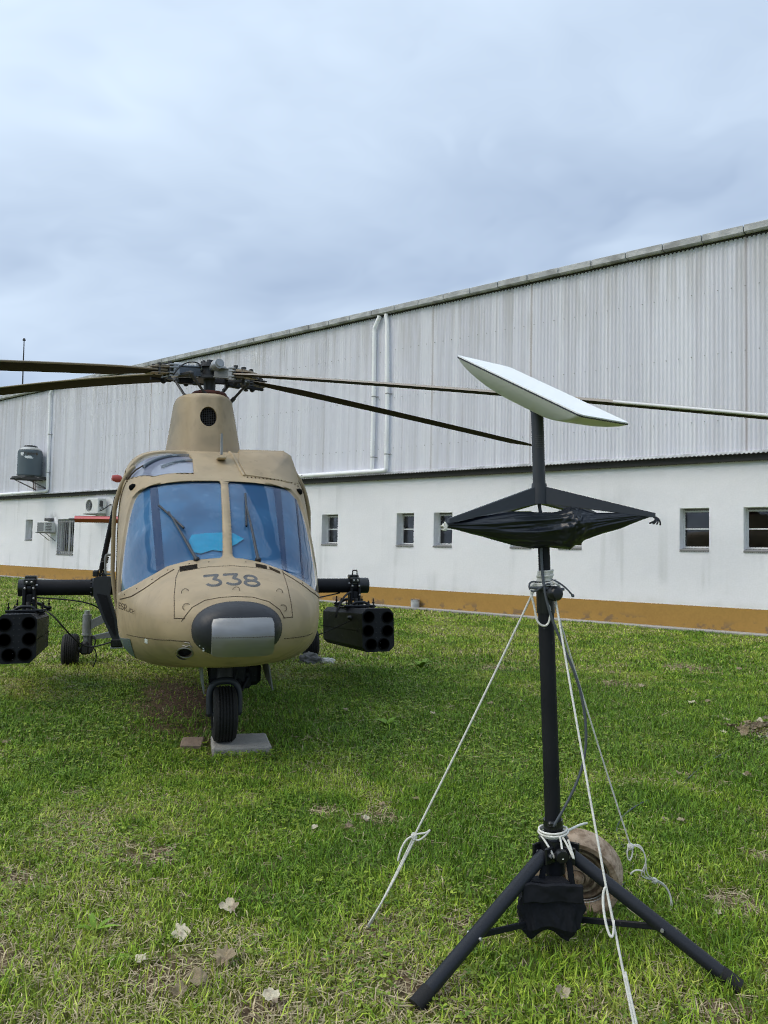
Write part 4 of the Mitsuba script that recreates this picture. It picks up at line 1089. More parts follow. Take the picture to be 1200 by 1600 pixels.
# ------------------------------------------------------------------ rotor
RZ, RA = 2.935, 2.18
rh = tag(hc + '__rotor_head', 'grey and black rotor hub with bolted blade grips and dampers')
H('mast', cat(rod((0, RA, 2.55), (0, RA, 2.86), 0.055), rod((0, RA, 2.60), (0, RA, 2.66), 0.13), rod((0, RA, 2.70), (0, RA, 2.73), 0.15)), 'steel_dark', rh, 40)
H('boot', cat(rod((0, RA, 2.61), (0, RA, 2.69), 0.20, 0.16), ring(0.165, 0.022, (0, RA, 2.69)), ring(0.14, 0.022, (0, RA, 2.725))), 'rust_red', rh, 40)
H('hub_plate', cat(rod((0, RA, 2.86), (0, RA, 2.885), 0.155), rod((0, RA, 2.975), (0, RA, 2.995), 0.12), rod((0, RA, 2.86), (0, RA, 2.99), 0.085)), 'steel_dark', rh, 40)
H('hub_cap', cat(rod((0, RA, 2.99), (0, RA, 3.02), 0.085), rod((0, RA, 3.02), (0, RA, 3.055), 0.03), *[rod((0.06 * np.cos(q), RA + 0.06 * np.sin(q), 2.99), (0.06 * np.cos(q), RA + 0.06 * np.sin(q), 3.045), 0.014, sides=6) for q in np.arange(6) * np.pi / 3 + 0.3], box((0.17, 0.03, 0.016), (0, RA, 3.03), 0.003)), 'steel_dark', rh, False)
BL = {'D': (0.541, -0.016, 0.001), 'B': (2.131, 0.113, 0.004), 'A': (3.690, -0.129, 0.008), 'C': (5.266, -0.183, 0.003)}
NAMES = {'D': 'rear right rotor blade ending behind the dish pole', 'B': 'rear left rotor blade, the lower of the two on the left', 'A': 'front left rotor blade, the upper of the two on the left', 'C': 'front right rotor blade passing behind the white dish'}
RAD = 5.60


def aero(c, th, n=17):
    x = 0.5 * (1 - np.cos(np.linspace(0, np.pi, n)))
    y = 5 * th * (0.2969 * np.sqrt(x) - 0.126 * x - 0.3516 * x ** 2 + 0.2843 * x ** 3 - 0.1036 * x ** 4)
    up = np.stack([(0.28 - x) * c, y * c], 1)
    lo = np.stack([(0.28 - x) * c, -y * c], 1)[::-1]
    return np.vstack([up, lo[1:-1]])


def blade_solid(az, sl, k, c, th, r0, r1, inset=0.0, n=34, pitch=0.10, chord_shift=0.0, taper=True):
    d = np.array([np.cos(az), np.sin(az), 0])
    e = np.array([-np.sin(az), np.cos(az), 0])                 # leading edge side (turns anticlockwise)
    secs = []
    for r in np.linspace(r0, r1, n):
        tp = np.clip((r - (RAD - 0.42)) / 0.42, 0, 1) if taper else 0
        cc = c * (1 - 0.78 * tp)
        p = aero(cc, th)
        p[:, 0] += chord_shift - 0.30 * c * tp
        if r < 1.0:
            p[:, 0] *= 0.42 + 0.58 * np.clip((r - 0.46) / 0.5, 0, 1)
        ca, sa = np.cos(pitch), np.sin(pitch)
        x, z = p[:, 0] * ca - p[:, 1] * sa, p[:, 0] * sa + p[:, 1] * ca
        cen = np.array([0, RA, RZ + r * sl - k * max(r - 0.6, 0) ** 2]) + d * r
        secs.append(cen + x[:, None] * e + z[:, None] * np.array([0, 0, 1.0]))
    V = np.array(secs)
    m = V.shape[1]
    i, j = np.meshgrid(np.arange(n - 1), np.arange(m), indexing='ij')
    q = np.stack([i * m + j, i * m + (j + 1) % m, (i + 1) * m + (j + 1) % m, (i + 1) * m + j], -1).reshape(-1, 4)
    v = np.vstack([V.reshape(-1, 3), V[0].mean(0), V[-1].mean(0)])
    j = np.arange(m)
    b_ = n * m
    f = np.vstack([q[:, [0, 1, 2]], q[:, [0, 2, 3]], np.stack([j * 0 + b_, (j + 1) % m, j], 1), np.stack([j * 0 + b_ + 1, (n - 1) * m + j, (n - 1) * m + (j + 1) % m], 1)])
    t_ = trimesh.Trimesh(v, f, process=False)
    if t_.volume < 0:
        t_.invert()
    return t_


for nm in 'DBAC':
    az, sl, k = BL[nm]
    bk = tag(numbered(hc + '__rotor_blade'), NAMES[nm])
    bm = blade_solid(az, sl, k, 0.30, 0.115, 0.46, RAD)
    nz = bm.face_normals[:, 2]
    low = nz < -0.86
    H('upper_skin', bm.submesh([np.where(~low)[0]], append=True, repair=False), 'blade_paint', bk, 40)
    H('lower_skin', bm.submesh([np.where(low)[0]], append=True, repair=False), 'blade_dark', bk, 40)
    d = np.array([np.cos(az), np.sin(az), sl])
    e = np.array([-np.sin(az), np.cos(az), 0])
    o = np.array([0, RA, RZ])
    Rb = np.stack([d / np.linalg.norm(d), e, np.cross(d / np.linalg.norm(d), e)], 1)
    if nm == 'C':
        H('pale_strip', cat(*[tube([o + np.array([np.cos(az), np.sin(az), 0]) * r - e * 0.205 + [0, 0, sl * r - k * (r - 0.6) ** 2 - 0.016] for r in np.linspace(4.1, 5.25, 12)], 0.009, 8)]), 'frame_white', bk, True)  # pale strip along the outer trailing edge of this blade

    def P(r, y, z):
        return o + d * r + e * y + np.array([0, 0, z])
    H('root_plate', cat(box((0.22, 0.115, 0.010), P(0.53, 0, 0.026), 0.003, Rb), box((0.16, 0.11, 0.010), P(0.51, 0, 0.038), 0.003, Rb), box((0.22, 0.115, 0.010), P(0.53, 0, -0.026), 0.003, Rb)), 'blade_paint' if nm in 'AC' else 'steel_dark', bk, False)
    gk = rh
    H('grip', cat(box((0.27, 0.026, 0.072), P(0.27, 0.040, 0.0), 0.005, Rb), box((0.27, 0.026, 0.072), P(0.27, -0.040, 0.0), 0.005, Rb), box((0.29, 0.125, 0.012), P(0.275, 0, 0.041), 0.003, Rb), box((0.29, 0.125, 0.012), P(0.275, 0, -0.041), 0.003, Rb)), 'steel_blue' if nm in 'AD' else 'gear_grey', gk, False)
    H('cuff', cat(*[box((0.085, 0.145, 0.013), P(0.425, 0, z), 0.003, Rb) for z in (-0.052, -0.024, 0.024, 0.050)], box((0.06, 0.13, 0.09), P(0.395, 0, 0), 0.005, Rb)), 'steel_light' if nm in 'AC' else 'steel_dark', gk, False)
    for y in (-0.045, 0.045):
        H('grip_bolt', cat(rod(P(0.455, y, -0.085), P(0.455, y, 0.065), 0.014, sides=10), rod(P(0.455, y, 0.060), P(0.455, y, 0.075), 0.022, sides=6), rod(P(0.455, y, -0.088), P(0.455, y, -0.072), 0.024, sides=6)), 'steel_dark', gk, False)
        H('grip_bolt', cat(rod(P(0.56, y, -0.04), P(0.56, y, 0.048), 0.012, sides=10), rod(P(0.56, y, 0.046), P(0.56, y, 0.060), 0.019, sides=6)), 'steel_dark', gk, False)
    H('pitch_horn', cat(box((0.05, 0.18, 0.03), P(0.33, 0.11, -0.04), 0.006, Rb), trimesh.creation.icosphere(2, 0.022).apply_translation(P(0.33, 0.19, -0.045))), 'steel_dark', gk, 40)
    q0 = P(0.33, 0.19, -0.05)
    q1 = np.array([0, RA, 2.66]) + np.array([np.cos(az + 0.9), np.sin(az + 0.9), 0]) * 0.19
    H('pitch_link', cat(rod(q0, q1, 0.012), rod(q0 * 0.25 + q1 * 0.75, q1, 0.019), rod(q0, q0 * 0.8 + q1 * 0.2, 0.019)), 'steel_dark', gk, 40)
    ad = az + 1.22
    dd = np.array([np.cos(ad), np.sin(ad), 0])
    H('damper', cat(rod(np.array([0, RA, 2.965]) + dd * 0.08, np.array([0, RA, 2.96]) + dd * 0.24, 0.032), rod(np.array([0, RA, 2.96]) + dd * 0.22, np.array([0, RA, 2.955]) + dd * 0.33, 0.043), rod(np.array([0, RA, 2.955]) + dd * 0.33, np.array([0, RA, 2.955]) + dd * 0.345, 0.028), ring(0.042, 0.007, np.array([0, RA, 2.96]) + dd * 0.215, dd)), 'steel_light', gk, 40)
    H('droop_stop', box((0.15, 0.055, 0.05), P(0.24, -0.04, -0.078), 0.010, Rb), 'black_paint', gk, False)
    H('hinge_pin', cat(trimesh.creation.icosphere(1, 0.026).apply_translation(P(0.46, -0.05, -0.085)), rod(P(0.38, -0.06, -0.078), P(0.58, -0.06, -0.066), 0.015)), 'black_paint', gk, False)
    H('hose', tube(spline([P(0.14, 0.05, 0.03), P(0.22, 0.09, 0.075), P(0.32, 0.07, 0.06), P(0.40, 0.08, 0.0), P(0.44, 0.07, -0.05)], 16), 0.006, 6), 'cable_black', gk, True)
    for y in (-0.04, 0.04):
        H('lug_bolt', cat(rod(P(0.165, y, -0.055), P(0.165, y, 0.062), 0.012, sides=8), rod(P(0.165, y, 0.060), P(0.165, y, 0.072), 0.018, sides=6)), 'steel_light', gk, False)

# ------------------------------------------------------------------ slab, brick, rags under the helicopter
def ground(x, y):
    return float(gz(x, y))


def at_ground(x, y, rz=0.0, dz=0.0):
    M = np.eye(4)
    M[:2, :2] = [[math.cos(rz), -math.sin(rz)], [math.sin(rz), math.cos(rz)]]
    M[:3, 3] = [x, y, ground(x, y) + dz]
    return M


def rough(m, amp, freq, seed):
    m = m.subdivide_to_size(0.03)
    n_ = m.vertex_normals
    m.vertices = m.vertices + n_ * (amp * (meshkit.fbm(m.vertices * freq, 3, seed) - 0.5))[:, None]
    return m


sl_ = box((0.37, 0.36, 0.12), (0, 0.03, 0), 0.012)
M = at_ground(-0.900, 5.075, 0.25)
M[2, 3] = -0.014
tag(add('concrete_slab', rough(sl_, 0.008, 25, 3), 'concrete', None, 30, M), 'grey concrete slab under the nose wheel of the helicopter', 'slab')
tag(add('brick', rough(box((0.140, 0.125, 0.06), (0, 0, 0.010), 0.006), 0.008, 30, 4), 'brick_clay', None, 30, at_ground(-1.225, 5.12, 0.1) @ np.block([[rot([1, 0, 0], 0.22), np.zeros((3, 1))], [np.zeros((1, 3)), np.ones((1, 1))]])), 'broken brown brick lying left of the concrete slab', 'brick')
for k, (x, y, sx, sy, sz, mat, lb) in enumerate(((-0.80, 8.83, 0.12, 0.09, 0.10, 'rag_grey', 'crumpled grey rag on the grass behind the helicopter belly'), (-0.62, 8.92, 0.09, 0.06, 0.05, 'rag_white', 'small crumpled white rag right of the grey rag'))):
    m_ = trimesh.creation.icosphere(4, 1.0)
    v = m_.vertices
    v = v * (1 + 0.9 * (meshkit.fbm(v * 2.6, 4, 20 + k) - 0.5))[:, None] * [sx, sy, sz]
    v[:, 2] = np.maximum(v[:, 2] + sz * 0.25, -0.02)
    m_.vertices = v
    tag(add('rag', m_, mat, None, 50, at_ground(x, y)), lb, 'rag')

# ------------------------------------------------------------------ tripod with dish
tp_ = tag('tripod', 'black telescopic tripod stand with spread legs holding up the dish', 'tripod')
A0, A1 = np.array([0.612, 2.657, 0.03]), np.array([0.551, 2.657, 1.40])


def mz(z):
    return A0 + (A1 - A0) * ((z - A0[2]) / (A1[2] - A0[2]))


add('lower_tube', rod(mz(0.05), mz(1.165), 0.0270, sides=28), 'black_paint', tp_, 40)
add('upper_tube', rod(mz(1.10), mz(1.42), 0.0200, sides=24), 'black_paint', tp_, 40)
add('collar', cat(rod(mz(1.10), mz(1.185), 0.031, sides=28), rod(mz(1.180), mz(1.192), 0.034, sides=28)), 'black_gloss', tp_, 40)
kd = np.array([0.35, -1, 0.05])
kd /= np.linalg.norm(kd)
add('knob', cat(lathe([(0, 0), (0.012, 0), (0.014, 0.02), (0.023, 0.024), (0.026, 0.035), (0.025, 0.052), (0.018, 0.060), (0, 0.062)], 24, mz(1.168) + kd * 0.02, kd)), 'black_gloss', tp_, 40)
add('head_casting', cat(rod(mz(0.295), mz(0.345), 0.050, sides=28), rod(mz(0.340), mz(0.365), 0.042, 0.034, sides=28), rod(mz(0.36), mz(0.40), 0.031, sides=28)), 'black_gloss', tp_, 40)
FEET = [np.array([0.118, 2.245, 0.0]), np.array([1.100, 2.380, 0.0]), np.array([0.715, 3.240, 0.0])]
hub = mz(0.305)
low_c = mz(0.085)
add('spreader_collar', cat(rod(mz(0.065), mz(0.105), 0.034, sides=24)), 'black_gloss', tp_, 40)
for k, Ft in enumerate(FEET):
    Ft = Ft.copy()
    Ft[2] = ground(Ft[0], Ft[1]) + 0.012
    out = Ft - hub
    out[2] = 0
    out /= np.linalg.norm(out)
    P0 = hub + out * 0.058 + [0, 0, -0.005]
    lk = tag(numbered(tp_ + '__leg'), ['front left tripod leg', 'front right tripod leg', 'rear tripod leg hidden behind the bag'][k])
    ax = (Ft - P0) / np.linalg.norm(Ft - P0)
    add('tube', rod(P0, Ft - ax * 0.03, 0.0215, sides=24), 'leg_black', lk, 40)
    add('rubber_foot', cat(rod(Ft - ax * 0.06, Ft, 0.0235, 0.0245, sides=24)), 'tyre_rubber', lk, 40)
    tn = np.cross(out, [0, 0, 1])
    Rk = np.stack([out, tn, [0, 0, 1]], 1)
    add('pivot_bracket', cat(box((0.05, 0.009, 0.055), hub + out * 0.055 + tn * 0.026, 0.003, Rk), box((0.05, 0.009, 0.055), hub + out * 0.055 - tn * 0.026, 0.003, Rk)), 'black_gloss', lk, False)
    add('bolt', cat(rod(hub + out * 0.06 - tn * 0.036, hub + out * 0.06 + tn * 0.036, 0.0065, sides=8)), 'bolt_steel', lk, 40)
    u = (0.262 - 0.085) / (0.262 - 0.0) if False else 0.60
    jb = P0 + (Ft - P0) * 0.575
    br0 = low_c + out * 0.03
    dv = jb - br0
    ln = np.linalg.norm(dv)
    dvn = dv / ln
    Rk2 = np.stack([dvn, tn, np.cross(dvn, tn)], 1)
    add('brace', box((ln, 0.010, 0.020), (br0 + jb) / 2 + tn * 0.0, 0.003, Rk2), 'black_paint', lk, False)
    add('brace_bolt', cat(rod(jb - tn * 0.028, jb + tn * 0.028, 0.0055, sides=10)), 'bolt_steel', lk, 40)
# second big knob on the head
kd2 = np.array([0.12, -1, -0.05])
kd2 /= np.linalg.norm(kd2)
add('knob', lathe([(0, 0), (0.011, 0), (0.013, 0.03), (0.021, 0.034), (0.023, 0.045), (0.020, 0.058), (0, 0.062)], 24, mz(0.315) + kd2 * 0.03, kd2), 'black_gloss', tp_, 40)

dk = tag('satellite_dish', 'white flat rectangular satellite dish tilted on a dark pole and four legged base', 'satellite dish')
C0 = np.array([0.540, 2.656, 1.878])
from scipy.spatial.transform import Rotation as Ro
RD = Ro.from_rotvec([0.242, 0.452, -0.731]).as_matrix()
KD = 1.085
hx, hy = 0.513 * KD / 2, 0.303 * KD / 2


def rrect(hx_, hy_, r, n=8):
    pts = []
    for cx_, cy_, a_ in ((hx_ - r, hy_ - r, 0), (-hx_ + r, hy_ - r, 90), (-hx_ + r, -hy_ + r, 180), (hx_ - r, -hy_ + r, 270)):
        for q in np.radians(a_ + np.linspace(0, 90, n)):
            pts.append((cx_ + r * np.cos(q), cy_ + r * np.sin(q)))
    return np.array(pts)


M = np.eye(4)
M[:3, :3], M[:3, 3] = RD, C0
face = m3.CrossSection([rrect(hx, hy, 0.018)]).extrude(0.004)
add('face', tri(face.translate([0, 0, -0.002])), 'dish_white', dk, False, M)
rimm = m3.CrossSection([rrect(hx + 0.0015, hy + 0.0015, 0.019)]).extrude(0.004).translate([0, 0, -0.0065])
add('rim', tri(rimm), 'charcoal', dk, False, M)
g = rrect(hx, hy, 0.020, 8)
lev = []
N_ = 14
for q in range(N_ + 1):
    t = q / N_
    sc_ = 1 - t
    dep = -0.007 - 0.074 * (1 - (1 - t) ** 2.2) ** 0.85
    lev.append(np.column_stack([g * sc_, np.full(len(g), dep)]))
V = np.vstack(lev)
m = len(g)
i, j = np.meshgrid(np.arange(N_), np.arange(m), indexing='ij')
q = np.stack([i * m + j, (i + 1) * m + j, (i + 1) * m + (j + 1) % m, i * m + (j + 1) % m], -1).reshape(-1, 4)
add('back_shell', (V, q), 'dish_back', dk, True, M)
PT, PB = np.array([0.527, 2.665, 1.812]), np.array([0.536, 2.657, 1.545])
add('pole', rod(PB, PT, 0.0215, sides=28), 'charcoal', dk, 40)
add('pole_label', cat(*[tube([PB + (PT - PB) * t + 0.0217 * np.array([np.cos(q_), np.sin(q_), 0]) for q_ in np.linspace(-2.2, -0.9, 8)], 0.0009, 4) for t in np.linspace(0.47, 0.62, 7)]), 'marking_grey', dk, False)
add('swivel', cat(lathe([(0, 0), (0.024, 0), (0.026, 0.015), (0.022, 0.03), (0, 0.032)], 24, PT - [0, 0, 0.012])), 'charcoal', dk, 40)
APEX = np.array([0.536, 2.657, 1.54])
TIPS = [np.array([0.213, 2.535, 1.412]), np.array([0.905, 2.56, 1.446]), np.array([0.835, 2.94, 1.452]), np.array([0.262, 2.92, 1.405])]
for Tq in TIPS:
    dv = Tq - APEX
    hz = np.array([dv[0], dv[1], 0])
    hz /= np.linalg.norm(hz)
    tn = np.cross(hz, [0, 0, 1])
    pts = []
    for t, hh, ww in ((0.0, 0.062, 0.012), (0.12, 0.056, 0.012), (0.55, 0.035, 0.010), (1.0, 0.015, 0.007)):
        c_ = APEX + dv * t
        for sx in (-1, 1):
            pts += [c_ + tn * ww * sx * 1.0, c_ + tn * ww * sx * 1.3 - [0, 0, hh]]
    segs = []
    pts = np.array(pts).reshape(4, 4, 3)
    for q in range(3):
        segs.append(m3.Manifold.hull_points(pts[q:q + 2].reshape(-1, 3).astype(np.float32)))
    lg = segs[0] + segs[1] + segs[2]
    add('base_leg', tri(lg), 'charcoal', dk, 30)
add('base_hub', cat(rod(APEX - [0, 0, 0.066], APEX + [0, 0, 0.006], 0.030, 0.026)), 'charcoal', dk, 40)
add('base_stem', rod(APEX - [0, 0, 0.06], mz(1.38), 0.006, sides=10), 'charcoal', dk, 40)

# black plastic wrapped round the base: a spindle of folds
def wrapping():
    L0_, L1_ = np.array([0.205, 2.56, 1.385]), np.array([0.905, 2.57, 1.437])
    n_, k_ = 150, 120
    t = np.linspace(0, 1, n_)
    rad_u = np.interp(t, [0, 0.05, 0.20, 0.33, 0.45, 0.55, 0.60, 0.66, 0.72, 0.85, 0.96, 1.0], [0.008, 0.016, 0.034, 0.047, 0.038, 0.034, 0.046, 0.042, 0.020, 0.014, 0.009, 0.005])
    rad_d = np.interp(t, [0, 0.05, 0.20, 0.33, 0.43, 0.52, 0.58, 0.62, 0.68, 0.75, 0.85, 0.95, 1.0], [0.008, 0.014, 0.043, 0.068, 0.080, 0.081, 0.088, 0.090, 0.066, 0.053, 0.037, 0.014, 0.005])
    ph = np.linspace(0, 2 * np.pi, k_, endpoint=False)
    Tt, Pp = np.meshgrid(t, ph, indexing='ij')
    s_ = np.sin(Pp)
    r = np.where(s_ > 0, rad_u[:, None] * s_ ** 2 + 0.5 * (rad_u + rad_d)[:, None] * (1 - s_ ** 2), rad_d[:, None] * s_ ** 2 + 0.5 * (rad_u + rad_d)[:, None] * (1 - s_ ** 2))
    q = np.stack([Tt * 1.8 + 0.15 * np.cos(Pp), 3.4 * np.cos(Pp) + 1.8 * Tt, 3.4 * np.sin(Pp) - 1.3 * Tt], -1)
    fold = np.abs(meshkit.fbm(q, 3, 31) - 0.5) * 2
    q2 = np.stack([Tt * 38, 1.6 * np.cos(Pp) + Tt * 4, 1.6 * np.sin(Pp)], -1)
    fold2 = np.abs(meshkit.fbm(q2, 3, 37) - 0.5) * 2
    cr_ = np.exp(-((Tt - 0.63) / 0.075) ** 2)
    r = r * (0.94 + 0.28 * fold * (1 - 0.4 * cr_) + 0.27 * fold2 * cr_)
    e = (L1_ - L0_)
    cen = L0_ + e * Tt[..., None]
    cen = cen + np.array([0, 0, 1.0]) * (-0.010 * np.sin(np.pi * Tt) + 0.006)[..., None] + np.array([0, 0.07, 0]) * np.sin(np.pi * Tt)[..., None]
    v = cen + r[..., None] * (np.cos(Pp)[..., None] * np.array([0, -1.35, 0]) + np.sin(Pp)[..., None] * np.array([0, 0, 1.0]))
    i, j = np.meshgrid(np.arange(n_ - 1), np.arange(k_), indexing='ij')
    f = np.stack([i * k_ + j, (i + 1) * k_ + j, (i + 1) * k_ + (j + 1) % k_, i * k_ + (j + 1) % k_], -1).reshape(-1, 4)
    return v.reshape(-1, 3), f


pw = tag('plastic_wrapping', 'shiny black plastic bag wrapped in folds round the base of the dish', 'plastic bag')
add('bag', wrapping(), 'bag_plastic', pw, True)


def crumple(c, s_, seed, sub=4, amp=1.0, f_=2.4):
    m_ = trimesh.creation.icosphere(sub, 1.0)
    v = m_.vertices
    k_ = 1 + amp * (np.abs(meshkit.fbm(v * f_, 4, seed) - 0.5) * 2 - 0.35)
    m_.vertices = v * k_[:, None] * np.asarray(s_) + np.asarray(c)
    return m_


add('tie_end', cat(*[tube(spline([(0.212, 2.545, 1.388), (0.202 - 0.006 * (q % 3), 2.535, 1.398 - 0.006 * q), (0.208 - 0.008 * q, 2.53, 1.380 + 0.004 * q), (0.190 + 0.008 * q, 2.525, 1.376)], 16), 0.0028, 6) for q in range(3)]), 'rope_white', pw, True)
add('tie_end', cat(*[tube(spline([(0.895, 2.565, 1.437), (0.905 + 0.004 * q, 2.56, 1.425), (0.885 + 0.012 * q, 2.56, 1.412 - 0.002 * q)], 10), 0.003, 6) for q in range(4)]), 'bag_plastic', pw, True)

# ------------------------------------------------------------------ ropes and cables
rng = np.random.default_rng(3)


def rope(p0, p1, r, sag=0.01, n=24):
    t = np.linspace(0, 1, n)[:, None]
    p = np.asarray(p0) * (1 - t) + np.asarray(p1) * t
    p[:, 2] -= sag * 4 * t[:, 0] * (1 - t[:, 0])
    return tube(p, r, 8)


def coil(c, ax, R, r, turns, pitch_, wob=0.004, seed=1):
    t = np.linspace(0, turns * 2 * np.pi, int(turns * 26))
    rg = np.random.default_rng(seed)
    w_ = wob * np.sin(t * 0.37 + rg.uniform(0, 6)) + wob * 0.6 * np.sin(t * 0.83)
    p = np.stack([(R + w_) * np.cos(t), (R + w_) * np.sin(t), pitch_ * t / (2 * np.pi) + wob * np.sin(t + 1)], 1)
    return tube(p + np.asarray(c), r, 6)


top = mz(1.205)
g1 = tag('guy_rope', 'white guy rope running from the mast down to the lawn on the left', 'rope')
E1 = np.array([-0.029, 2.717, ground(-0.029, 2.717)])
k1 = top + (E1 - top) * 0.735
add('line', rope(top + [-0.035, -0.005, -0.02], k1, 0.0036), 'rope_white', g1, True)
add('doubled_end', cat(rope(k1, E1 + [0.006, 0, 0], 0.0034, 0.004), rope(k1 + [0.006, -0.004, 0], E1 + [-0.004, -0.006, 0], 0.0034, 0.012)), 'rope_white', g1, True)
add('knot', cat(crumple(k1, (0.012, 0.011, 0.016), 3, 3, 0.5), tube(spline([k1, k1 + [0.03, -0.01, 0.0], k1 + [0.055, -0.01, 0.028], k1 + [0.045, -0.01, 0.02], k1 + [0.02, -0.01, 0.014], k1], 24), 0.0033, 6),
                 tube(spline([k1, k1 + [-0.03, -0.015, -0.012], k1 + [-0.048, -0.02, -0.05], k1 + [-0.054, -0.02, -0.075]], 16), 0.0033, 6)), 'rope_white', g1, True)
g2 = tag('guy_rope_001', 'white guy rope running forward past the right leg towards the camera', 'rope')
E2 = np.array([0.697, 2.071, 0.0])
E2[2] = ground(E2[0], E2[1])
k2 = top + (E2 - top) * 0.705
k2b = top + (E2 - top) * 0.86
add('line', rope(top + [0.028, -0.02, -0.03], k2, 0.0036), 'rope_white', g2, True)
add('doubled_end', cat(rope(k2, E2, 0.0036, 0.0), rope(k2b + [0.005, -0.003, 0], E2 + [0.01, -0.004, 0], 0.0036, 0.006), tube(spline([k2 + [-0.002, -0.004, 0.0], k2 + [-0.014, -0.03, -0.06], k2 + [-0.004, -0.06, -0.11], k2b * 0.4 + k2 * 0.6 + [0.002, -0.004, 0]], 24), 0.0036, 6), tube(spline([k2, k2 + [0.005, -0.025, -0.05], k2b * 0.5 + k2 * 0.5], 16), 0.0036, 6)), 'rope_white', g2, True)
g3 = tag('guy_rope_002', 'white guy rope running right to a tangled knot and the lawn', 'rope')
E3 = np.array([1.089, 2.907, 0.0])
E3[2] = ground(E3[0], E3[1])
k3 = np.array([0.925, 2.86, 0.245])
add('line', rope(top + [0.03, 0.01, -0.05], k3, 0.0029), 'rope_white', g3, True)
tang = [tube(spline([k3, k3 + [0.035, -0.01, -0.005 + 0.004 * q], k3 + [0.052, -0.01, -0.05], k3 + [0.04 + 0.012 * q, 0, -0.10], k3 * 0.4 + E3 * 0.6 + [0.008 * q, 0, 0.01], E3 + [0.004 * q, 0, 0]], 34), 0.0022, 6) for q in range(3)]
add('tangled_end', cat(*tang, crumple(k3, (0.013, 0.012, 0.014), 4, 3, 0.6), tube(spline([k3, k3 + [-0.012, 0, -0.03], k3 + [-0.004, 0, -0.05], k3 + [0.006, 0, -0.03], k3], 18), 0.0028, 6), crumple(k3 * 0.45 + E3 * 0.55 + [0.008, 0, 0], (0.011, 0.010, 0.012), 8, 3, 0.6),
                           tube(spline([k3 + [0.05, 0, -0.09], k3 + [0.02, 0.0, -0.085], k3 + [0.0, 0.0, -0.10]], 10), 0.003, 6)), 'rope_white', g3, True)
ls = tag('rope_lashing', 'white and dark cord wound round the mast top above the knob', 'rope')
add('white_winding', cat(coil(mz(1.208), 0, 0.0245, 0.0045, 5, 0.0075, 0.002, 2), coil(mz(1.196), 0, 0.034, 0.0040, 2, 0.006, 0.006, 4), tube(spline([mz(1.20) + [-0.03, -0.02, 0], mz(1.185) + [-0.055, -0.03, 0], mz(1.12) + [-0.045, -0.03, 0], mz(1.07) + [-0.034, -0.035, 0], mz(1.06) + [-0.012, -0.04, 0.0], mz(1.085) + [0.004, -0.04, 0.0], mz(1.13) + [0.0, -0.045, 0]], 40), 0.0036, 6),
                            tube(spline([mz(1.21) + [0.02, -0.02, 0], mz(1.20) + [0.035, -0.035, 0], mz(1.195) + [0.045, -0.02, 0.0], mz(1.215) + [0.03, -0.02, 0]], 20), 0.004, 6)), 'rope_white', ls, True)
add('dark_cord', cat(tube(spline([mz(1.205) + [-0.03, -0.02, 0], mz(1.195) + [-0.058, -0.02, 0.0], mz(1.175) + [-0.05, -0.035, 0], mz(1.19) + [-0.02, -0.04, 0], mz(1.20) + [0.01, -0.04, 0]], 30), 0.0035, 6), tube(spline([mz(1.215) + [0.02, -0.02, 0], mz(1.200) + [0.05, -0.03, 0], mz(1.165) + [0.085, -0.03, 0]], 14), 0.0032, 6),
                        moved(trimesh.creation.icosphere(1, 0.006), mz(1.163) + [0.087, -0.03, 0]), rod(mz(1.187) + [-0.06, -0.03, 0], mz(1.184) + [0.058, -0.035, 0], 0.005), moved(trimesh.creation.icosphere(1, 0.005), mz(1.155) + [0.042, -0.035, 0])), 'cable_grey', ls, True)
l2 = tag('rope_lashing_001', 'white cord tied round the tripod head above the black bag', 'rope')
add('winding', cat(coil(mz(0.352), 0, 0.046, 0.0038, 3, 0.008, 0.004, 6), tube(spline([mz(0.36) + [0.02, -0.05, 0], mz(0.345) + [0.03, -0.065, 0], mz(0.31) + [0.045, -0.085, 0], mz(0.35) + [0.035, -0.06, 0.01]], 20), 0.0038, 6), tube(spline([mz(0.365) + [0.01, -0.05, 0], mz(0.35) + [0.012, -0.06, 0], mz(0.305) + [0.01, -0.09, 0]], 14), 0.0038, 6),
                      tube(spline([mz(0.355) + [-0.045, -0.02, 0], mz(0.335) + [-0.03, -0.05, 0], mz(0.30) + [-0.012, -0.06, 0]], 14), 0.0038, 6), tube(spline([mz(0.36) + [0.04, 0, 0], mz(0.365) + [0.08, 0.03, 0.004], mz(0.36) + [0.14, 0.10, 0.0]], 14), 0.004, 6)), 'rope_white', l2, True)
dc = tag('dish_cable', 'grey cable hanging in a bow along the right of the mast', 'cable')
add('cable', tube(spline([mz(1.40) + [-0.012, -0.03, 0], mz(1.30) + [-0.014, -0.026, 0], mz(1.20) + [-0.012, -0.036, 0], mz(1.13) + [-0.002, -0.046, 0], mz(1.08) + [0.012, -0.045, 0], mz(0.98) + [0.050, -0.05, 0], mz(0.85) + [0.095, -0.05, 0], mz(0.70) + [0.110, -0.05, 0], mz(0.58) + [0.088, -0.05, 0], mz(0.46) + [0.030, -0.048, 0], mz(0.395) + [-0.008, -0.042, 0]], 80), 0.0048, 8), 'cable_grey', dc, True)
add('tape', cat(rod(mz(0.375), mz(0.405), 0.033, sides=20), box((0.03, 0.02, 0.02), mz(0.40) + [-0.01, -0.035, 0], 0.006)), 'black_gloss', dc, 40)


def gp(x, y, h=0.010):
    return (x, y, ground(x, y) + h)


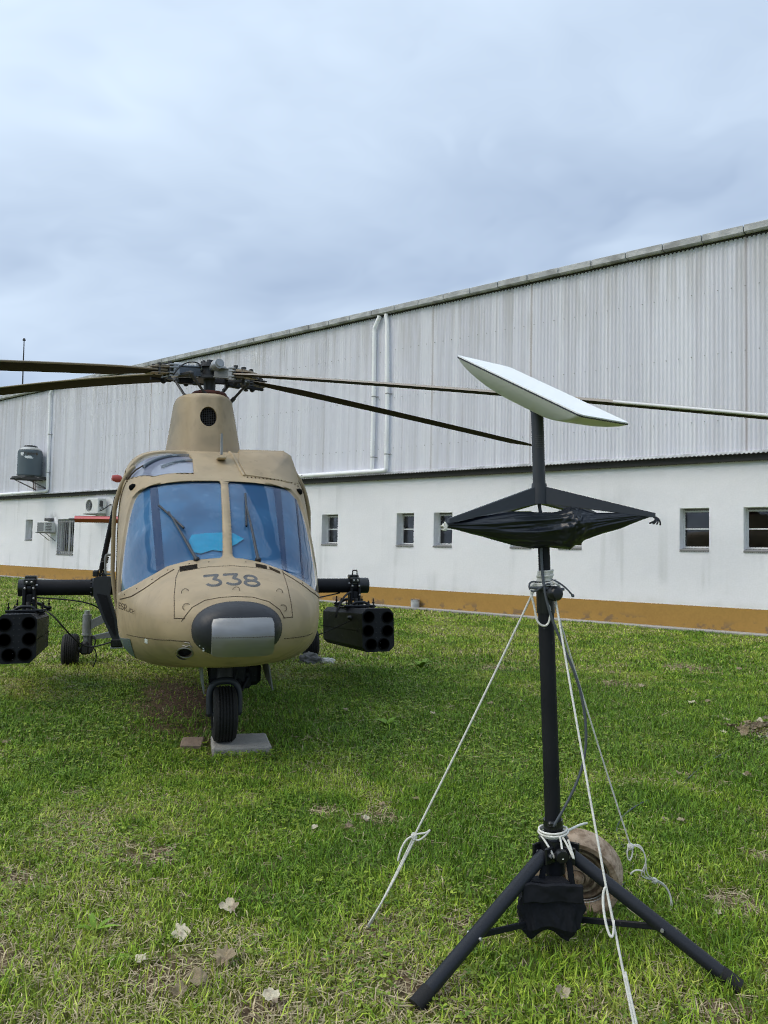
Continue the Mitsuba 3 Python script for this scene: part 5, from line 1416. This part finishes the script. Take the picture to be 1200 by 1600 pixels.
gc = tag(add('ground_cable', tube(spline([gp(4.2, 6.9), gp(3.4, 6.2), gp(2.846, 5.702), gp(2.108, 4.958), gp(1.65, 4.36, 0.008), gp(1.351, 4.03, 0.025), gp(1.12, 3.66, 0.02), gp(1.078, 3.335), gp(1.0, 3.12), gp(0.80, 2.95), gp(0.66, 2.80)], 90), 0.0042, 8), 'cable_grey', None, True),
         'thin dark cable snaking over the grass right of the tripod', 'cable')

# ------------------------------------------------------------------ black pouch hanging on the mast bottom and rusty wheel behind it
def pouch_mesh(c, s_, seed):
    m_ = box((2, 2, 2), (0, 0, 0), 0.35).subdivide_to_size(0.09)
    v = m_.vertices.copy()
    x, y, z = v.T
    w_ = meshkit.fbm(v * np.array([1.3, 1.3, 0.7]) + 3, 4, seed) - 0.5
    w2 = np.abs(meshkit.fbm(np.stack([x * 3.2 + z * 0.8, y * 2, z * 0.7], 1), 3, seed + 7) - 0.5) - 0.12
    k_ = 1 + 0.34 * w_ + 0.62 * w2
    z2 = z - 0.34 * np.clip(-z, 0, 1) ** 2 * (0.7 * np.cos(x * 4.0 + 3.6) - 0.15 * x)
    m_.vertices = np.stack([x * k_ * s_[0] * (1 - 0.06 * z), y * k_ * s_[1] * (0.85 + 0.25 * np.clip(-z, -0.6, 1)), z2 * s_[2]], 1) + c
    return m_


pu = tag('black_pouch', 'black cloth weight bag strapped to the foot of the tripod mast', 'bag')
add('bag', pouch_mesh(np.array([0.568, 2.590, 0.152]), (0.094, 0.055, 0.082), 4), 'black_cloth', pu, 60)
fl = box((0.195, 0.012, 0.06), (0.568, 2.530, 0.214), 0.004).subdivide_to_size(0.012)
fl.vertices[:, 1] += 0.030 * (meshkit.fbm(fl.vertices * 16, 3, 8) - 0.5) - 0.002
fl.vertices[:, 2] += 0.018 * (meshkit.fbm(fl.vertices[:, [0, 0, 0]] * 22, 2, 9) - 0.5)
add('flap', fl, 'black_cloth', pu, 40)
add('strap', cat(box((0.020, 0.010, 0.12), (0.555, 2.60, 0.27), 0.003, rot([0, 1, 0], 0.2)), box((0.020, 0.010, 0.12), (0.640, 2.60, 0.27), 0.003, rot([0, 1, 0], -0.15)), rod(mz(0.23), mz(0.28), 0.034, sides=20)), 'black_cloth', pu, 40)
wl = tag('rusty_wheel', 'rusty brown steel wheel disc leaning behind the black bag', 'wheel')
wn = np.array([-0.34, -0.88, -0.26])
wn /= np.linalg.norm(wn)
WR = 0.155
wcen = np.array([0.738, 2.87, 0.146])
face_p = [(0, 0.020), (0.030, 0.022), (0.034, 0.034), (0.045, 0.034), (0.050, 0.004), (0.064, 0.000), (0.068, 0.020), (0.076, 0.020), (0.080, -0.008), (0.094, -0.010), (0.098, 0.014), (0.106, 0.014), (0.110, -0.014), (0.124, -0.014), (0.128, 0.018), (0.134, 0.032), (0.146, 0.048), (0.164, 0.048), (0.172, 0.034),
          (0.172, -0.034), (0.164, -0.046), (0.15, -0.046), (0.134, -0.030), (0.05, -0.020), (0, -0.020)]
add('disc', lathe([(r, h_) for r, h_ in np.array(face_p[::-1]) * [0.9, 1.0]], 72, wcen, wn), 'wheel_rust', wl, 30)
add('hub_cap', cat(lathe([(0, 0.0), (0.026, 0), (0.024, 0.03), (0.015, 0.04), (0, 0.042)], 24, wcen + wn * 0.02, wn)), 'rusty_steel', wl, 30)
e1 = np.cross(wn, [0, 0, 1])
e1 /= np.linalg.norm(e1)
e2 = np.cross(e1, wn)
add('wire', cat(ring(0.107, 0.0026, wcen + wn * 0.008, wn, 60, 6), ring(0.114, 0.0022, wcen + wn * 0.014, wn, 60, 6)), 'bolt_steel', wl, True)

# ------------------------------------------------------------------ grass
rng = np.random.default_rng(42)


def field(x, y, f_, seed, oc=3):
    return meshkit.fbm(np.stack([x * f_, y * f_, 0 * x], -1), oc, seed)


def in_heli(x, y):
    """Station and side of ground points in the helicopter's frame."""
    dx, dy = x + 0.999, y - 5.061
    return -dx * sq + dy * cq, dx * cq + dy * sq


def allowed(x, y):
    o = DIST - (x * NRM[0] + y * NRM[1])
    ok = o > 0.36
    ok &= ~((np.abs((x + 0.90) * math.cos(0.25) + (y - 5.075) * math.sin(0.25)) < 0.215) & (np.abs(-(x + 0.90) * math.sin(0.25) + (y - 5.075) * math.cos(0.25)) < 0.158))
    ok &= ~((np.abs(x + 1.225) < 0.085) & (np.abs(y - 5.09) < 0.11))
    return ok


def bare(x, y):
    dx, dy = x + 1.62, y - 6.5
    u, v = dx * -0.30 + dy * 0.954, dx * 0.954 + dy * 0.30
    sp = np.zeros_like(x)
    w_ = 1.1 * (field(x, y, 9, 77, 3) - 0.5)
    for x_, y_, r_ in SPOTS:
        sp = np.maximum(sp, 0.8 * np.clip((1.2 - np.hypot(x - x_, y - y_) / r_ - w_) / 0.6, 0, 1))
    return np.maximum(sp, belly(x, y))


def belly(x, y):
    dx, dy = x + 1.62, y - 6.5
    u, v = dx * -0.30 + dy * 0.954, dx * 0.954 + dy * 0.30
    return np.clip((1.15 - np.sqrt((u / 1.55) ** 2 + (v / 0.50) ** 2) - 1.0 * (field(x, y, 4, 2) - 0.5)) / 0.6, 0, 1)


def scatter(n_, y0, y1):
    y = np.sqrt(rng.uniform(y0 ** 2, y1 ** 2, n_))
    u = rng.uniform(-1, 1, n_)
    side_ = rng.uniform(0, 1, n_) < 0.22
    x = np.where(side_, np.sign(u) * (0.56 + 0.44 * np.abs(u)), 0.56 * u) * y + rng.uniform(-0.35, 0.35, n_) * (1 + 3 * side_)
    return x, y


PAL = np.array([(0.104, 0.208, 0.016), (0.190, 0.312, 0.022), (0.318, 0.412, 0.042), (0.410, 0.430, 0.100), (0.400, 0.330, 0.180), (0.480, 0.400, 0.255), (0.035, 0.075, 0.014)])


def blade_colour(x, y, n_):
    dry = np.clip(0.46 + 2.4 * (field(x, y, 0.9, 4, 4) - 0.5) + 1.4 * (field(x, y, 4.5, 9, 3) - 0.5), 0, 1)
    dry = np.clip(dry + 0.16 * np.clip((4.3 - y) / 2, 0, 1) + 0.10 * np.clip((y - 7) / 3, 0, 1) - 0.42 * np.exp(-((x + 0.1) ** 2 + (y - 5.6) ** 2) / 2.6) - 0.2 * np.exp(-((x - 0.4) ** 2 + (y - 7) ** 2) / 6.0), 0, 1)
    u = rng.uniform(0, 1, n_)
    straw = u < 0.07 + 0.75 * np.clip(dry - 0.45, 0, 1)
    g_ = np.clip(dry * 2.2 + rng.normal(0, 0.55, n_), 0, 3)
    i0 = np.clip(g_.astype(int), 0, 2)
    c = PAL[i0] + (PAL[i0 + 1] - PAL[i0]) * (g_ - i0)[:, None].clip(0, 1)
    cs = PAL[4] + (PAL[5] - PAL[4]) * rng.uniform(0, 1, n_)[:, None]
    c = np.where(straw[:, None], cs, c)
    c = c * rng.uniform(0.35, 1.55, n_)[:, None]
    return c, dry, straw


def blades(n_, y0, y1, h0, h1, wid, seg=2):
    x, y = scatter(n_, y0, y1)
    ok = allowed(x, y) & (rng.uniform(0, 1, n_) > 0.93 * bare(x, y))
    clump = field(x, y, 9, 13, 2)
    ok &= rng.uniform(0, 1, n_) < np.clip(0.25 + 1.8 * clump - 0.2, 0.1, 1)
    x, y = x[ok], y[ok]
    n_ = len(x)
    c, dry, straw = blade_colour(x, y, n_)
    h_ = rng.uniform(h0, h1, n_) * (0.65 + 0.9 * field(x, y, 2.2, 21, 3)) * np.where(straw, 0.75, 1.0)
    lean = rng.uniform(0.15, 1.45, n_) + 0.40 * straw
    az = rng.uniform(0, 2 * np.pi, n_)
    d = np.stack([np.cos(az), np.sin(az)], 1)
    tw = az + np.pi / 2 + rng.normal(0, 0.7, n_)
    s_ = np.stack([np.cos(tw), np.sin(tw)], 1)
    w_ = rng.uniform(0.7, 1.35, n_) * wid
    z0 = gz(x, y) - 0.004
    base = np.stack([x, y, z0], 1)
    a1, a2 = lean * 0.55, lean * 1.25
    p1 = base + np.stack([d[:, 0] * np.sin(a1), d[:, 1] * np.sin(a1), np.cos(a1)], 1) * (h_ * 0.55)[:, None]
    p2 = p1 + np.stack([d[:, 0] * np.sin(a2), d[:, 1] * np.sin(a2), np.cos(a2)], 1) * (h_ * 0.50)[:, None]
    sw = np.concatenate([s_, np.zeros((n_, 1))], 1) * (w_ / 2)[:, None]
    V = np.stack([base - sw * 0.8, base + sw * 0.8, p1 - sw, p1 + sw, p2], 1).reshape(-1, 3)
    k_ = np.arange(n_)[:, None] * 5
    F = np.concatenate([k_ + [0, 1, 3], k_ + [0, 3, 2], k_ + [2, 3, 4]])
    Cc = np.stack([c, c, c, c, c], 1).reshape(-1, 3)
    return V, F, np.clip(Cc, 0, 1)


def clover(n_, y0, y1, r0, r1):
    """Little round leaves of clover and dichondra on short stems, three to a stem."""
    x, y = scatter(n_, y0, y1)
    m_ = field(x, y, 1.1, 55, 3) + 0.22 * np.exp(-((x + 1.0) ** 2 + (y - 4.6) ** 2) / 1.2)
    ok = allowed(x, y) & (rng.uniform(0, 1, n_) < np.clip((m_ - 0.44) * 6, 0.03, 1)) & (rng.uniform(0, 1, n_) > 0.9 * bare(x, y))
    x, y = x[ok], y[ok]
    n_ = len(x)
    z = gz(x, y) + rng.uniform(0.010, 0.036, n_)
    Vs, Fs, Cs = [], [], []
    col = PAL[0] + (PAL[2] - PAL[0]) * rng.uniform(0, 1, n_)[:, None]
    col = col * rng.uniform(0.45, 1.05, n_)[:, None]
    for q in range(3):
        az = rng.uniform(0, 0.6, n_) + q * 2.094
        r = rng.uniform(r0, r1, n_)
        tl_ = rng.uniform(-0.25, 0.55, n_)
        d = np.stack([np.cos(az) * np.cos(tl_), np.sin(az) * np.cos(tl_), np.sin(tl_)], 1)
        s_ = np.stack([-np.sin(az), np.cos(az), rng.normal(0, 0.25, n_)], 1)
        c0_ = np.stack([x, y, z], 1)
        u = [(0, 0), (0.7, 0.55), (1.35, 0.72), (1.9, 0.35), (1.75, 0), (1.9, -0.35), (1.35, -0.72), (0.7, -0.55)]
        V = np.stack([c0_ + d * (a_ * r)[:, None] + s_ * (b_ * r)[:, None] for a_, b_ in u], 1).reshape(-1, 3)
        k_ = np.arange(n_)[:, None] * 8
        Fs.append(np.concatenate([k_ + [4, 0, 1], k_ + [4, 1, 2], k_ + [4, 2, 3], k_ + [4, 5, 6], k_ + [4, 6, 7], k_ + [4, 7, 0]]) + sum(len(v_) for v_ in Vs))
        Vs.append(V)
        Cs.append(np.repeat(col, 8, 0))
    return np.vstack(Vs), np.vstack(Fs), np.clip(np.vstack(Cs), 0, 1)


def litter(n_, y0, y1, ln, wd):
    """Fallen straw lying flat between the blades and on the bare earth."""
    x, y = scatter(n_, y0, y1)
    b_ = belly(x, y)
    dry = field(x, y, 0.9, 4, 4) + 0.7 * (field(x, y, 4.5, 9, 3) - 0.5)
    ok = allowed(x, y) & (rng.uniform(0, 1, n_) < np.clip((dry - 0.46) * 4, 0.08, 1) + b_ + bare(x, y))
    x, y, b_ = x[ok], y[ok], b_[ok]
    n_ = len(x)
    az = rng.uniform(0, np.pi, n_)
    l_ = rng.uniform(0.5, 1.4, n_) * ln
    d = np.stack([np.cos(az), np.sin(az), rng.normal(0, 0.18, n_)], 1) * (l_ / 2)[:, None]
    s_ = np.stack([-np.sin(az), np.cos(az), rng.normal(0, 0.3, n_)], 1) * wd / 2
    c0_ = np.stack([x, y, gz(x, y) + rng.uniform(0.006, 0.022, n_)], 1)
    V = np.stack([c0_ - d - s_, c0_ - d + s_, c0_ + d + s_, c0_ + d - s_], 1).reshape(-1, 3)
    k_ = np.arange(n_)[:, None] * 4
    col = PAL[4] + (PAL[5] - PAL[4]) * rng.uniform(0, 1, n_)[:, None]
    red = np.array([0.14, 0.090, 0.062]) * rng.uniform(0.5, 1.6, n_)[:, None]
    col = np.where((b_ > 0.3)[:, None], red, col) * rng.uniform(0.7, 1.2, n_)[:, None]
    return V, np.concatenate([k_ + [0, 1, 2], k_ + [0, 2, 3]]), np.clip(np.repeat(col, 4, 0), 0, 1)


def joined(parts):
    Vs, Fs, Cs, at = [], [], [], 0
    for V, F, C in parts:
        Vs.append(V)
        Fs.append(F + at)
        Cs.append(C)
        at += len(V)
    return np.vstack(Vs), np.vstack(Fs), np.vstack(Cs)


V, F, C = joined([blades(175000, 1.5, 4.4, 0.022, 0.062, 0.0040), blades(275000, 4.0, 8.5, 0.022, 0.062, 0.0053), blades(185000, 8.2, 15.0, 0.025, 0.060, 0.011), blades(110000, 14.5, 30.0, 0.03, 0.065, 0.022)])
tag(add('grass', (V, F), 'grass_blade', None, False, None, C), 'short mixed green and straw coloured grass of the lawn', 'grass', kind='stuff')
V, F, C = joined([clover(21000, 1.7, 5.0, 0.0045, 0.0085), clover(25000, 4.8, 9.0, 0.006, 0.011)])
tag(add('clover', (V, F), 'grass_blade', None, False, None, C), 'patches of small round clover leaves in the lawn', 'clover', kind='stuff')
V, F, C = joined([litter(33000, 1.7, 4.5, 0.05, 0.0028), litter(38000, 4.3, 9.5, 0.055, 0.004)])
tag(add('straw_litter', (V, F), 'grass_blade', None, False, None, C), 'dead straw and brown litter lying in dry patches and below the nose', 'straw', kind='stuff')

# ------------------------------------------------------------------ fallen leaves and weeds
def leaf_mesh(seed, size, lobes=True, fold=0.5):
    rg = np.random.default_rng(seed)
    n_ = 40
    t = np.linspace(0, 2 * np.pi, n_, endpoint=False)
    r = 0.72 + 0.20 * np.cos(t) + (0.09 * np.cos(5 * t + rg.uniform(-0.2, 0.2)) if lobes else 0) + 0.085 * np.convolve(rg.normal(size=n_ + 2), [0.5, 1, 0.5], 'valid')
    V, F = [(0, 0, 0)], []
    levs = 5
    for q in range(1, levs + 1):
        for k_ in range(n_):
            V.append((r[k_] * q / levs * np.cos(t[k_]), 0.82 * r[k_] * q / levs * np.sin(t[k_]), 0))
    V = np.array(V)
    cu = 0.35 * fold * np.abs(V[:, 1]) + 0.22 * (V[:, 0] ** 2) * rg.uniform(-0.4, 1) + 0.75 * (meshkit.fbm(V * 2.2 + seed, 3, seed) - 0.5) + 0.12 * (V[:, 1] ** 2)
    V[:, 2] = cu
    for k_ in range(n_):
        F.append((0, 1 + k_, 1 + (k_ + 1) % n_))
        for q in range(levs - 1):
            a_, b_ = 1 + q * n_ + k_, 1 + q * n_ + (k_ + 1) % n_
            F += [(a_, a_ + n_, b_ + n_), (a_, b_ + n_, b_)]
    st = tube(spline([(0, 0, 0.01), (-0.5, 0.02, 0.05), (-1.1, 0.08, 0.02)], 8), 0.02, 5)
    m_ = trimesh.Trimesh(V * size, np.array(F), process=False)
    st.vertices *= size
    return cat(m_, st)


LEAVES = [((-0.645, 2.623), 0.058, 'crumpled grey brown leaf in the grass at the lower left'), ((-0.512, 2.786), 0.060, 'torn dry leaf above the pale heart shaped leaf'), ((-0.465, 2.45), 0.066, 'large pale heart shaped dry leaf at the lower left'),
          ((-0.514, 2.326), 0.060, 'dark brown curled leaf below the pale heart shaped leaf'), ((-0.555, 2.28), 0.040, 'small pale leaf left of the dark brown curled leaf'), ((-0.286, 2.235), 0.050, 'pale oval leaf standing at the bottom edge of the photo'),
          ((-0.72, 2.443), 0.036, 'half hidden grey leaf left of the pale heart shaped leaf'), ((0.547, 2.286), 0.045, 'brown leaf between the two front tripod legs'), ((0.023, 3.974), 0.05, "rightmost of three leaf scraps left of the left guy rope's knot"), ((-0.06, 3.757), 0.055, "middle one of three leaf scraps left of the left guy rope's knot"), ((-0.137, 3.643), 0.05, "leftmost of three leaf scraps left of the left guy rope's knot"),
          ((-0.4, 3.248), 0.035, "lone leaf scrap in the grass midway between concrete slab and bottom edge"), ((1.482, 3.808), 0.05, "leaf scrap farther right of the tangled rope knot"), ((2.572, 7.633), 0.085, "pale leaf on open lawn right of the mast, nearer of two"), ((2.523, 8.486), 0.08, "pale leaf on open lawn right of the mast, farther of two"), ((0.949, 6.645), 0.08, "leaf scrap just left of the mast behind the left guy rope"), ((-0.274, 6.257), 0.07, "leaf scrap on the dark grass right of the nose wheel"), ((4.176, 9.032), 0.09, "leaf farthest back on the lawn at the right, near the wall"), ((2.738, 6.837), 0.08, "left leaf of a close pair on the lawn at the right"), ((2.911, 6.912), 0.08, "right leaf of a close pair on the lawn at the right"),
          ((2.524, 5.716), 0.06, "leaf just left of the leaf heap"), ((2.176, 4.588), 0.06, "leaf near the right edge below the leaf heap"), ((1.776, 4.622), 0.045, "leaf scrap between the ground cable and the right edge"), ((1.406, 3.82), 0.045, "leaf scrap close beside the tangled rope knot"), ((1.22, 2.817), 0.04, "leaf scrap right of the front right tripod leg"), ((-0.293, 3.617), 0.05, "brown leaf scrap left of the group of three leaf scraps"), ((-2.414, 5.014), 0.05, "leaf at the left edge of the lawn, level with the concrete slab"), ((0.20, 4.05), 0.05, "leaf scrap right behind the knot of the left guy rope"), ((0.42, 6.2), 0.06, "leaf scrap on the lawn behind the left guy rope")]
rg = np.random.default_rng(8)
for k, ((x, y), sz, lb) in enumerate(LEAVES):
    big = k < 8
    sz = sz * (0.72 if big else 0.52)
    m_ = leaf_mesh(100 + k, sz, k % 3 == 0, rg.uniform(0.2, 1.3))
    tilt = rot([1, 0, 0], rg.uniform(0.15, 0.7) if big else rg.uniform(0, 0.5)) @ rot([0, 1, 0], rg.uniform(-0.3, 0.3)) @ rot([0, 0, 1], rg.uniform(0, 6.28))
    m_.vertices = m_.vertices @ tilt.T
    M = at_ground(x, y, 0, 0.022 + 0.20 * sz)
    tag(add('dry_leaf', m_, 'leaf_dead', None, 50, M), lb, 'leaf', 'dead leaves scattered on the lawn')
hp = []
for k in range(34):
    m_ = leaf_mesh(300 + k, rg.uniform(0.03, 0.06), k % 2 == 0, rg.uniform(0.2, 1.4))
    m_.vertices = m_.vertices @ (rot([0, 0, 1], rg.uniform(0, 6.28)) @ rot([1, 0, 0], rg.normal(0, 0.6))).T + [rg.normal(0, 0.13), rg.normal(0, 0.16), abs(rg.normal(0.03, 0.025))]
    hp.append(m_)
tag(add('leaf_heap', cat(*hp), 'leaf_dead', None, 50, at_ground(2.86, 5.80)), 'low heap of dead leaves and twigs at the right edge of the lawn', 'leaf heap', kind='stuff')


def weed(x, y, n_, ln, wd, label, seed, up=0.5):
    rg_ = np.random.default_rng(seed)
    wk = tag(numbered('weed'), label, 'plant')
    for q in range(n_):
        az = q * 2.4 + rg_.uniform(-0.3, 0.3)
        l_ = ln * rg_.uniform(0.7, 1.2)
        t = np.linspace(0, 1, 9)
        e_ = up * rg_.uniform(0.6, 1.4)
        cx_ = l_ * t * np.cos(e_ * (1 - 0.4 * t))
        cz_ = l_ * np.sin(e_) * t - 0.35 * l_ * t ** 2
        w_ = wd * np.sin(np.pi * np.clip(t * 0.92 + 0.05, 0, 1)) ** 0.8
        V = []
        for k_ in range(9):
            for s_, dz in ((-1, 0.25), (0, 0), (1, 0.25)):
                V.append((cx_[k_], s_ * w_[k_], cz_[k_] + dz * w_[k_] * abs(s_)))
        V = np.array(V)
        F = []
        for k_ in range(8):
            for c_ in (0, 1):
                a_ = k_ * 3 + c_
                F += [(a_, a_ + 3, a_ + 4), (a_, a_ + 4, a_ + 1)]
        V = V @ rot([0, 0, 1], az).T
        V[:, 2] += 0.012
        col = np.tile((PAL[0] * 0.5 + PAL[1] * 0.5) * rg_.uniform(0.8, 1.25), (len(V), 1))
        add('leaf', (V, np.array(F)), 'grass_blade', wk, True, at_ground(x, y), col)


weed(-0.937, 2.64, 8, 0.075, 0.009, 'broad leaved weed rosette in lush grass at the lower left', 1, 0.9)
weed(-0.80, 2.46, 5, 0.045, 0.014, 'small weed with a round shiny leaf near the bottom left', 2, 0.5)
weed(0.058, 5.79, 7, 0.11, 0.02, 'pale leafy weed on the lawn right of the concrete slab', 3, 0.7)
weed(0.45, 8.6, 9, 0.15, 0.03, 'grey green weed tuft on the lawn right of the rags', 4, 0.9)
